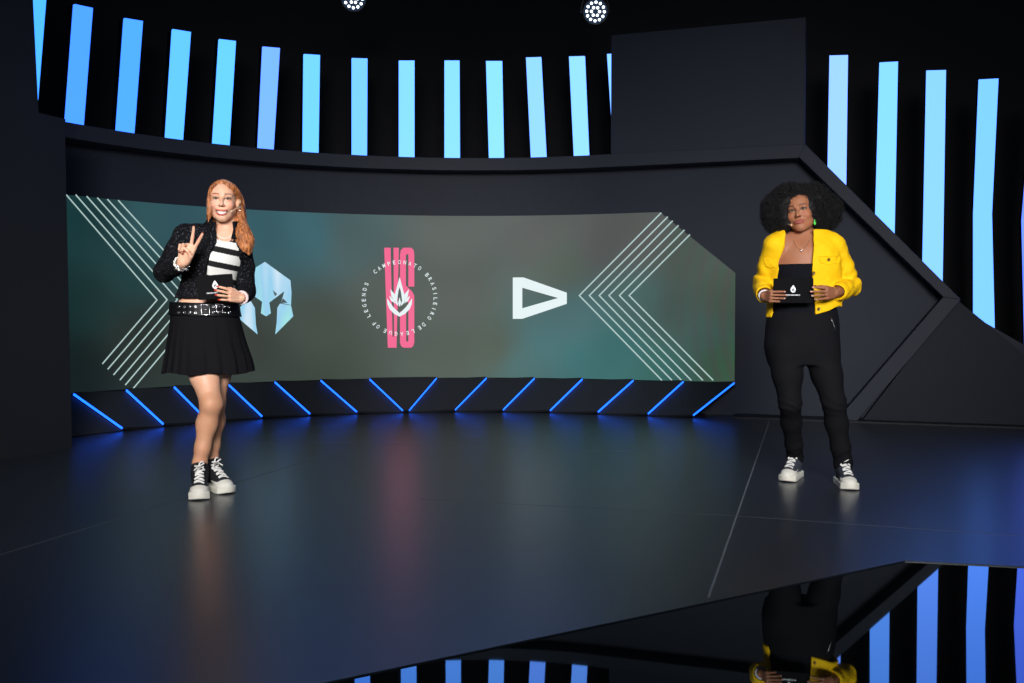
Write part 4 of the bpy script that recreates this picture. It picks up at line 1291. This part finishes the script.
locks = [  # head-local guides and radii
 ([(-.006,-.060,.092),(-.040,-.066,.066),(-.055,-.056,.030),(-.060,-.052,-.02),(-.0635,-.054,-.075),(-.070,-.058,-.128)], [.007,.009,.010,.009,.008,.003]),
 ([(-.015,-.03,.098),(-.048,-.03,.066),(-.061,-.012,.02),(-.061,-.005,-.03),(-.052,.02,-.06)], [.010,.013,.014,.014,.010]),
 ([(0,-.06,.092),(.034,-.066,.070),(.060,-.044,.048),(.075,-.008,.034),(.082,.034,.014)], [.008,.011,.012,.012,.013]),
 ([(.005,-.02,.100),(.052,-.02,.072),(.076,.022,.03),(.084,.045,-.03),(.088,.035,-.10),(.105,.0,-.16),(.132,-.03,-.22),(.148,-.045,-.275)], [.010,.016,.019,.024,.030,.036,.034,.012]),
 ([(.082,.038,.0),(.086,.040,-.06),(.086,.015,-.13),(.098,-.035,-.19),(.125,-.055,-.25),(.142,-.06,-.29)], [.016,.022,.028,.03,.027,.008]),
 ([(.0,.06,.085),(.05,.07,.045),(.07,.075,-.03),(.075,.07,-.12),(.10,.05,-.2),(.13,.01,-.26)], [.03,.04,.045,.05,.045,.02]),
 ([(0,.075,.075),(-.034,.08,.03),(-.04,.08,-.05),(-.02,.075,-.12),(.03,.07,-.2)], [.03,.04,.045,.045,.03])]
lw_ = [([HA.out(p) for p in g_], r_) for g_, r_ in locks]
def hairA(P):
    q = HA.loc(P)
    d = smax(ell(q, (.002,.019,.026), (.0765,.100,.0915)), -ell(q, (.088,.000,-.012), (.026,.026,.034)), .006)
    face = ell(q, (-.002,-.115,-.012), (.066,.088,.104))
    d = smax(d, -face, .010)
    d = smax(d, -.05-q[:, 2], .01)
    for g_, r_ in lw_: d = smin(d, chain(P, g_, r_, .012), .010)
    d = smax(d, -(ell(q, (-.002,-.105,-.03), (.058,.05,.085))), .004)
    ph = np.arctan2(q[:, 0], q[:, 2]+.05)
    d = d+.0015*wob(P, 30, 1)
    return d
hr = sdf_obj('hair', hairA, HA.c-np.array([.14,.16,.34]), HA.c+np.array([.24,.18,.15]), .003, M_hairA, PA, label='long ginger hair')
mb = MB()
for i, (g_, r_) in enumerate(lw_): strands(mb, g_, [x*1.02 for x in r_], 150 if i > 1 else 90, .0013, 20+i, .007)
rg = np.random.default_rng(3)
for k in range(420):                                        # combed over the crown
    y0 = rg.uniform(-.05, .07); s_ = 1 if rg.uniform() < .6 else -1
    pts = []; s__ = rg.uniform(.9,1.05)
    for t in np.linspace(.02, 1.0, 9):
        a = t*1.45*s__; yy = y0+.02*t
        pts.append(Vector(HA.out((s_*math.sin(a)*.080*math.sqrt(max(.1, 1-((yy-.02)/.102)**2)), yy, .024+math.cos(a)*.0925*math.sqrt(max(.1, 1-((yy-.02)/.102)**2))))))
    mb.tube(pts, .0012, 4)
seat(hr, mb).build('strands', M_hairA, hr, smooth=True, fix=False)['kind'] = 'stuff'

# --- headset, necklace, bracelets
M_beige = mat('beige headset', (214,176,140), rough=.4)
mb = MB(); hp = [HA.out(p) for p in ((.083,.012,.022),(.088,-.006,-.004),(.083,-.022,-.030),(.070,-.062,-.052),(.051,-.088,-.066))]
mb.tube(hp, .0028, 6); mb.sphere(hp[-1], .0062, 10, 8); mb.sphere(HA.out((.088,.006,-.004)), (.008,.010,.013), 10, 8)
seat(PA, mb).build('headset_microphone', M_beige, PA, smooth=True, fix=False)
mb = MB(); mb.sphere(HA.out((.089,.008,-.032)), .0065, 10, 8); mb.sphere(HA.out((.091,.008,-.048)), .0055, 10, 8)
seat(PA, mb).build('earring', M_silver, PA, smooth=True, fix=False)
def string(name, key, pts, r, m, par, bead=False, n=26):
    P_ = [surf(key, x, y, r*.8)[0] for x, y in pts]
    t = np.linspace(0, 1, len(P_)); T = np.linspace(0, 1, n)
    Q_ = np.stack([catm(t, [p[i] for p in P_], T) for i in range(3)], 1)
    mb = MB()
    if bead:
        for q in Q_: mb.sphere(q, r, 8, 6)
    else: mb.tube([Vector(q) for q in Q_], r, 6)
    o = seat(par, mb).build(name, m, par, smooth=True, fix=False)
    return o
M_pearl = mat('pearl', (238,232,222), rough=.25)
string('necklace', 'A_body', [(215.5,231),(218,235.5),(223,238.5),(228.5,238),(233,234)], .0034, M_pearl, PA, True, 22)
string('necklace', 'A_body', [(215,234),(219,239.5),(224,243),(229,242),(234,237)], .002, M_silver, PA)
def bangle(name, c, ax, r, tr, m, par, beads=0, spike=False):
    ax = Vector(N(ax)); u = ax.orthogonal().normalized(); w_ = ax.cross(u); c = Vector(c); mb = MB()
    ringp = [c+(u*math.cos(a)+w_*math.sin(a))*r for a in np.linspace(0, 2*PI, 25)[:-1]]
    mb.tube(ringp, tr, 6, closed=True)
    for k in range(beads):
        a = 2*PI*k/beads; d = u*math.cos(a)+w_*math.sin(a)
        if spike: mb.tube([c+d*r, c+d*(r+.012)+ax*(.008 if k % 2 else -.008)], [.0042,.0012], 6)
        else: mb.sphere(c+d*r, tr*1.9, 8, 6)
    return seat(par, mb).build(name, m, par, smooth=True, fix=False)
fa = N(wrR-elR)
bangle('bracelet', wrR-fa*.030, fa, .033, .0048, M_pearl, PA, 12)
bangle('bracelet', wrR-fa*.012+np.array([0,0,-.004]), fa+np.array([0,0,.3]), .0335, .003, M_silver, PA, 14, True)
fb = N(wrL-elL)
cuff = bangle('bracelet', wrL-fb*.012, fb, .031, .008, mat('pale pink band', (232,206,206), rough=.6), PA)
cuff['label'] = 'pale pink wrist band'

# --- her cue card
fn = Vector((0,0,0))
cue_card('black cue card held low by the ginger-haired woman', [at(198.7,276.5,5.06), at(235.2,273.6,5.11), at(231.8,297.3,5.095), at(195.2,299.8,5.045)], emblem=(.5,.44), word=(.40,.75), ww=.30, es=.30)
# ================================================================== woman on the right
PB = thing('person', on_floor(816,482,.004), 'woman with dark afro and yellow jacket, holding a black card in both hands', 'person')
yb = math.radians(-14)
tB = Loft([ring(801,234,11,.062,5.49), ring(801,241,26,.080,5.48), ring(803,249,30,.102,5.47), ring(804,260,29,.108,5.46), ring(804,270,28.5,.108,5.46), ring(803.5,286,27.5,.100,5.465),
           ring(803,300,28.5,.104,5.475), ring(802.5,318,32.5,.118,5.48), ring(802,338,34,.126,5.48), ring(802,352,33.5,.124,5.48), ring(802,364,31,.115,5.48)], yb)
HB = Head(A_(800.2,211.8,5.45), frame_from(math.radians(26), math.radians(3), math.radians(9)), 1.0, False, 1.07)
nkB = [A_(803,224,5.475), A_(803,237,5.485), A_(803,249,5.48)]
sR_, sL_ = A_(776,246,5.46), A_(832,245,5.44)
eR, wR = A_(763.5,284,5.56), A_(764.5,296,5.37)
eL, wL = A_(850,286,5.51), A_(835,293,5.30)
hpR_, kR_ = A_(784,346,5.47), A_(790,403,5.42)
hpL_, kL_ = A_(820,346,5.47), A_(834,403,5.36)
t1 = on_floor(786,482.5,.004); t2 = on_floor(851,491,.004)
s1 = Shoe(t1, (.50,.87,0), .27, z3, False); s2 = Shoe(t2, (.12,1,0), .27, z3, False)
aR_, aL_ = s1.out((.062,0,.12)), s2.out((.062,0,.12)); fR_, fL_ = s1.out((.066,0,.06)), s2.out((.066,0,.06))
gR = Hand(wR, np.array([.20,-.97,-.06]), (0,0,1), .86, [(62,16,8),(64,16,8),(66,16,8),(68,18,10)], [5,1,-3,-8],
          [(.018,.024,.010),(.045,.036,.028),(.060,.040,.052),(.070,.041,.074)]).orient((.8,.6,0)).build()
gL = Hand(wL, np.array([-.76,-.65,-.03]), (0,0,1), .92, [(26,12,8),(28,12,8),(30,12,8),(32,14,10)], [5,1,-3,-8],
          [(.018,.024,.010),(.045,.036,.028),(.060,.040,.052),(.070,.041,.074)]).orient((-.65,.75,0)).build()
legR = ([hpR_, hpR_*.5+kR_*.5+np.array([.002,0,0]), kR_, kR_*.66+aR_*.34+np.array([0,.012,0]), kR_*.25+aR_*.75, aR_+np.array([0,0,.005]), aR_+np.array([0,0,-.04])], [.098,.081,.060,.056,.046,.043,.044])
legL = ([hpL_, hpL_*.5+kL_*.5+np.array([-.002,0,0]), kL_, kL_*.66+aL_*.34+np.array([0,.012,0]), kL_*.25+aL_*.75, aL_+np.array([0,0,.005]), aL_+np.array([0,0,-.04])], [.098,.083,.062,.059,.050,.046,.046])
def sub(l, e, foot): return (*limb(l[0]+[foot], [x-e for x in l[1][:-2]]+[.030,.028,.028], .03), .03)
partsB = [((lambda P: smax(capz(tB, tB(P), P), at(800,350,5.4).z-P[:, 2], .02)), A_(802,300,5.47), .52, .03),
  (*limb(nkB, [.055,.056,.064], .02), .02),
  (*limb([A_(798,240,5.49), sR_], [.055,.056]), .03), (*limb([A_(808,240,5.49), sL_], [.055,.056]), .03),
  (*limb([sR_, (sR_+eR)/2, eR, (eR+wR)/2, wR], [.054,.047,.038,.037,.025]), .03),
  (*limb([sL_, (sL_+eL)/2, eL, (eL+wL)/2, wL], [.054,.047,.038,.037,.025]), .03),
  sub(legR, .008, fR_), sub(legL, .008, fL_),
  (HB.sdf, HB.out((0,0,0)), .16, .014), (gR.sdf, gR.c, gR.r, .008), (gL.sdf, gL.c, gL.r, .008)]
bodyB = union_body(partsB)
skinB = np.array(lin((158,104,76)))
def paintB(v):
    c = np.tile(skinB, (len(v), 1)); c *= (1+.05*wob(v, 55, 3))[:, None]
    HB.paint(v, c, lin((160,84,76)), lin((22,15,13)), lin((170,92,70)))
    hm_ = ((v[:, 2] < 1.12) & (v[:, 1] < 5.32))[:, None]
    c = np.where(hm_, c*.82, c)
    for h in (gR, gL):
        for p, d, up in h.tips:
            if up is not None: c[np.linalg.norm(v-(p+d*.001+up*.004), axis=1) < .0075] = np.array(lin((196,150,140)))
    return c
M_skinB = attr_mat('brown skin', rough=.55, spec=.35, sss=.2)
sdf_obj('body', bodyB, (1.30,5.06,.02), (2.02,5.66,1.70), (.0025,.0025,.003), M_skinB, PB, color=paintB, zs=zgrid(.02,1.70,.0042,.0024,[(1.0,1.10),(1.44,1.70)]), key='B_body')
make_eyes(PB, HB, (.018,.010,.006), M_eye)

# --- black top and trousers
M_top = mat('black jersey', linear=(.0065,.0070,.0105), rough=.85, spec=.05)
ztop = at(800,263.5,5.33).z
def topB(P):
    d = tB(P, .010+.002*wob(P, 26, 2))
    d = smax(d, np.maximum(P[:, 2]-ztop-np.where(P[:, 1] > 5.45, .05, 0.), at(800,322,5.4).z-P[:, 2]), .006)
    return d
sdf_obj('top', topB, (1.40,5.25,.90), (1.95,5.66,1.40), .0035, M_top, PB, label='black square-necked top')
M_trou = mat('black stretch trousers', linear=(.0072,.0075,.0096), rough=.8, spec=.06, noise=.12, nscale=40)
def trouB(P):
    d = tB(P, .012); d = smax(d, P[:, 2]-at(800,312,5.4).z, .006)
    d = smax(d, at(800,365,5.4).z-P[:, 2], .012)
    for (p, r_), k in ((legR, kR_), (legL, kL_)):
        l = chain(P, p, r_, .03)
        zk = P[:, 2]-k[2]
        l = l+.0022*np.sin(zk*150+P[:, 0]*60+3*wob(P, 24, 3))*np.exp(-(zk+.01)**2/.002)
        za = P[:, 2]-aR_[2]
        l = l+.0018*np.sin(za*140-P[:, 0]*70+3*wob(P, 24, 5))*np.exp(-(za-.04)**2/.002)
        l = smax(l, (aL_[2]-.035)-P[:, 2], .005)
        d = smin(d, l, .035)
    return d+.0015*wob(P, 30, 6)
tr = sdf_obj('trousers', trouB, (1.36,5.10,.08), (2.02,5.68,1.02), (.0035,.0035,.004), M_trou, PB, key='B_trou', label='slim black trousers')
mb = MB(); q = [surf('B_trou', x, y, .002)[0] for x, y in ((831,318),(832.5,322),(834,326),(835,331))]
mb.tube(q, .0028, 6); seat(tr, mb).build('zip', M_silver, tr, smooth=True, fix=False)

# --- yellow jacket
M_yel = mat('yellow suede', (238,188,10), rough=.75, spec=.2, noise=.07, nscale=22, bump=.2, bscale=160)
Yf = 5.34
zz = lambda py_: at(800,py_,Yf).z
xx = lambda px_: at(px_,270,Yf).x
oL = lambda z: np.interp(z, [zz(p) for p in (322,300,275,262,246,236,228)], [xx(p) for p in (776,779.5,781.5,782,785.5,788.5,790)])
oR = lambda z: np.interp(z, [zz(p) for p in (322,300,275,262,246,236,228)], [xx(p) for p in (816.5,815,812,811.5,813.5,815,816)])
hemz = lambda x: np.interp(x, [xx(p) for p in (764,776,815,842)], [zz(317.5),zz(317),zz(315),zz(306.5)])
tJ = Loft([ring(801,228,22,.085,5.485), ring(802,238,34,.105,5.48), ring(803.5,248,35,.130,5.47), ring(804,262,36,.140,5.465), ring(804,285,35.5,.135,5.47), ring(804,305,36.5,.136,5.475), ring(804,322,37,.130,5.475)], yb)
jR = [sR_+np.array([-.004,0,-.004]), sR_*.5+eR*.5+np.array([-.004,0,0]), eR, eR*.5+wR*.5, eR*.15+wR*.85]
jL = [sL_+np.array([.004,0,-.004]), sL_*.5+eL*.5+np.array([.004,0,0]), eL, eL*.5+wL*.5, eL*.2+wL*.8]
def jackB(P):
    fold = .0045*wob(P, 30, 2)*np.clip((np.abs(P[:, 0]-1.67)-.06)/.1, .2, 1)+.002*wob(P, 70, 5)
    d = tJ(P)
    for s_, e_ in ((sR_, A_(792,238,5.47)), (sL_, A_(814,238,5.47))):
        d = smin(d, chain(P, [e_, s_+np.array([0,0,.012])], [.058,.062], .03), .025)
    d = smax(d, hemz(P[:, 0])-P[:, 2], .006)
    d = smax(d, -tJ(P, -.016), .003)
    z = P[:, 2]; op = np.maximum(np.maximum(oL(z)-P[:, 0], P[:, 0]-oR(z)), P[:, 1]-5.46)
    d = smax(d, -op, .005)
    d = smax(d, -chain(P, [A_(801.5,252,5.42), A_(801.5,222,5.48)], [.055,.073]), .006)
    d = smax(d, z-at(800,230.5,5.48).z, .004)
    a = chain(P, jR, [.068,.060,.058,.053,.047], .02); a2 = chain(P, jL, [.068,.060,.058,.054,.048], .02)
    # crumpled sleeves
    for e_, w_, (sh_) in ((eR, wR, 'a'), (eL, wL, 'b')):
        g_ = np.exp(-((P-e_.astype(np.float32))**2).sum(1)/.012)
        f_ = .006*np.sin((P[:, 2]-P[:, 0]*(1 if sh_ == 'b' else -1))*85+1.5*wob(P, 20, 2))*g_
        if sh_ == 'a': a = a+f_
        else: a2 = a2+f_
    for which, e_, w_ in ((0, eR, wR), (1, eL, wL)):
        dr = N(w_-e_).astype(np.float32); L_ = float(np.linalg.norm(w_-e_)); t = (P-e_.astype(np.float32))@dr
        k = .90 if which == 0 else .86
        s_ = a if which == 0 else a2
        s_ = s_-.004*np.clip(1-np.abs(t-(k-.10)*L_)/.022, 0, 1)**.5
        s_ = smax(s_, t-k*L_, .004); s_ = smax(s_, -cap(P, e_*.3+w_*.7, w_, .038, .038), .003)
        if which == 0: a = s_
        else: a2 = s_
    return smin(smin(d, a, .016), a2, .016)+fold
jkB = sdf_obj('jacket', jackB, (1.32,5.12,.92), (2.06,5.70,1.46), .0033, M_yel, PB, key='B_jack', label='cropped yellow jacket with flap pockets')
M_btn = mat('brown button', (96,70,36), rough=.35)
def button(x, y, r=.0095):
    p, n = surf('B_jack', x, y, .001); mb = MB(); mb.lathe([(r*.9,0),(r,.003),(r*.75,.0055),(r*.3,.0045)], p, n, 14)
    seat(jkB, mb).build('button', M_btn, jkB, smooth=False)
for x, y in ((813.5,273),(815,286.5),(818.5,309),(771,265),(828.5,259.8)): button(x, y)
def flap(pl):
    top = [Vector(surf('B_jack', x, y, .006)[0]) for x, y in pl]; n = surf('B_jack', *pl[0])[1]
    cen = sum(top, Vector())/len(top); mb = MB(); k = len(top)
    b0 = [p-n*.012 for p in top]; c = len(top)
    mb.add(top+[cen+n*.001]+b0, [(i, (i+1) % c, c) for i in range(c)]+[(i, c+1+i, c+1+(i+1) % c, (i+1) % c) for i in range(c)])
    seat(jkB, mb).build('pocket_flap', M_yel, jkB, bevel=.002)
flap([(764.5,258),(769.5,258.6),(776,259.5),(776.3,263),(775.5,267),(771,268.2),(766,266),(764.8,262)])
flap([(819,256),(826,256),(834,256),(839.5,256.5),(839.3,260),(838,263.5),(829,264.5),(820.5,263.2),(819.2,260)])

# --- afro
def afro_base(P):
    q = P.astype(np.float64)
    c = HB.c+np.array([-.006,.075,.004])
    d = ell(P, c+np.array([0,0,.004]), (.178,.150,.132))
    for x, y, r_, yy in ((781,219,.072,.05),(823,217,.076,.05),(789,202,.085,.06),(813,201,.085,.06),(777,211,.055,.07),(828,209,.060,.07),(800,220,.115,.12)):
        d = smin(d, ell(P, A_(x, y, 5.45+yy), (r_,r_*.95,r_)), .04)
    return d
def faceB(P):
    f = HB.loc(P)
    face = ell(f, (.002,-.11,-.022), (.066,.105,.080))
    lower = ell(f, (.0,-.12,-.12), (.085,.12,.085))
    return np.minimum(face, lower)
def afro(P):
    d = afro_base(P)+.009*wob(P, 42, 1)+.005*wob(P, 95, 2)
    d = smax(d, -faceB(P), .008)
    d = smax(d, -chain(P, [A_(802,228,5.46), A_(802,260,5.46)], [.066,.09]), .01)
    return d
M_afro = mat('dark curly hair', linear=(.0065,.0062,.0072), rough=.7, spec=.3)
hb = sdf_obj('hair', afro, HB.c-np.array([.27,.15,.20]), HB.c+np.array([.27,.30,.22]), .005, M_afro, PB, label='big dark afro')
v_ = np.array([v.co for v in hb.data.vertices])+np.array(PB.location); n_ = np.array([v.normal for v in hb.data.vertices])
rg = np.random.default_rng(11); pick = rg.choice(len(v_), min(len(v_), 7500), replace=False)
mb = MB()
fc = faceB(v_[pick].astype(np.float32))
for i, f_ in zip(pick, fc):
    fl3 = HB.loc(v_[i][None].astype(np.float32))[0]
    near = f_ < .022 or (abs(fl3[0]) < .085 and fl3[1] < -.03 and fl3[2] < .07)
    p = Vector(v_[i]); n = Vector(n_[i]); 
    dr = (n+Vector(rg.normal(0, .45, 3))).normalized(); u = dr.orthogonal().normalized(); w_ = dr.cross(u)
    L_ = rg.uniform(.007, .011) if near else rg.uniform(.018, .040)*(1 if f_ > .03 else .6); rr = rg.uniform(.002, .004) if near else rg.uniform(.004, .008); tw = rg.uniform(1., 2.)*2*PI; ph = rg.uniform(0, 6.3)
    pts = [p-n*.006+dr*(L_*t)+(u*math.cos(ph+tw*t)+w_*math.sin(ph+tw*t))*rr*min(1, t*3) for t in np.linspace(0, 1, 11)]
    mb.tube(pts, [.0011]*10+[.0005], 3, caps=False)
seat(hb, mb).build('curls', M_afro, hb, smooth=True, fix=False)['kind'] = 'stuff'

# --- shoes, jewellery, headset
make_shoe(PB, s1, 'B_s1', M_canvas, M_sole, M_lace, 'grey canvas sneaker pointing to the left', -1)
make_shoe(PB, s2, 'B_s2', M_canvas, M_sole, M_lace, 'grey canvas sneaker pointing forward', 1)
M_green = mat('green earring', (70,190,70), rough=.25)
mb = MB(); mb.sphere(A_(814.6,220.3,5.378), (.005,.005,.005), 10, 8); mb.sphere(A_(814.8,223.2,5.378), (.0075,.006,.011), 10, 8); mb.tube([A_(814.6,220.3,5.378), A_(814.8,222.5,5.378)], .002, 6)
seat(PB, mb).build('earring', M_green, PB, smooth=True, fix=False)
mb = MB(); hp = [HB.out(p) for p in ((-.083,.012,.01),(-.086,-.010,-.025),(-.072,-.052,-.060),(-.050,-.083,-.078),(-.044,-.090,-.079))]
mb.tube(hp, .0026, 6); mb.sphere(hp[-1], .0068, 10, 8)
seat(PB, mb).build('headset_microphone', M_beige, PB, smooth=True, fix=False)
string('necklace', 'B_body', [(793,240),(796,246),(801,250),(806,246),(810,240)], .0012, M_silver, PB)
p, n = surf('B_body', 801, 251, .003); mb = MB(); mb.sphere(p, (.006,.003,.007), 8, 6); seat(PB, mb).build('pendant', M_silver, PB, smooth=True, fix=False)
fr = N(wR-eR)
bangle('bracelet', wR-fr*.008, fr, .030, .0045, mat('white band', (226,226,230), rough=.5), PB)
rp_ = gL.fing[2][0]; d_ = N(np.array(rp_[1])-np.array(rp_[0]))
bangle('ring', np.array(rp_[0])*.55+np.array(rp_[1])*.45, d_, .0088, .0016, mat('gold', (230,190,90), rough=.25, metal=1), PB)
cue_card('black cue card held in front by the woman in the yellow jacket', [at(772.8,278.2,5.300), at(813.8,278.0,5.250), at(812.8,302.8,5.262), at(773.8,303.2,5.310)], emblem=(.5,.45), word=(.5,.68), ww=.36, es=.26)
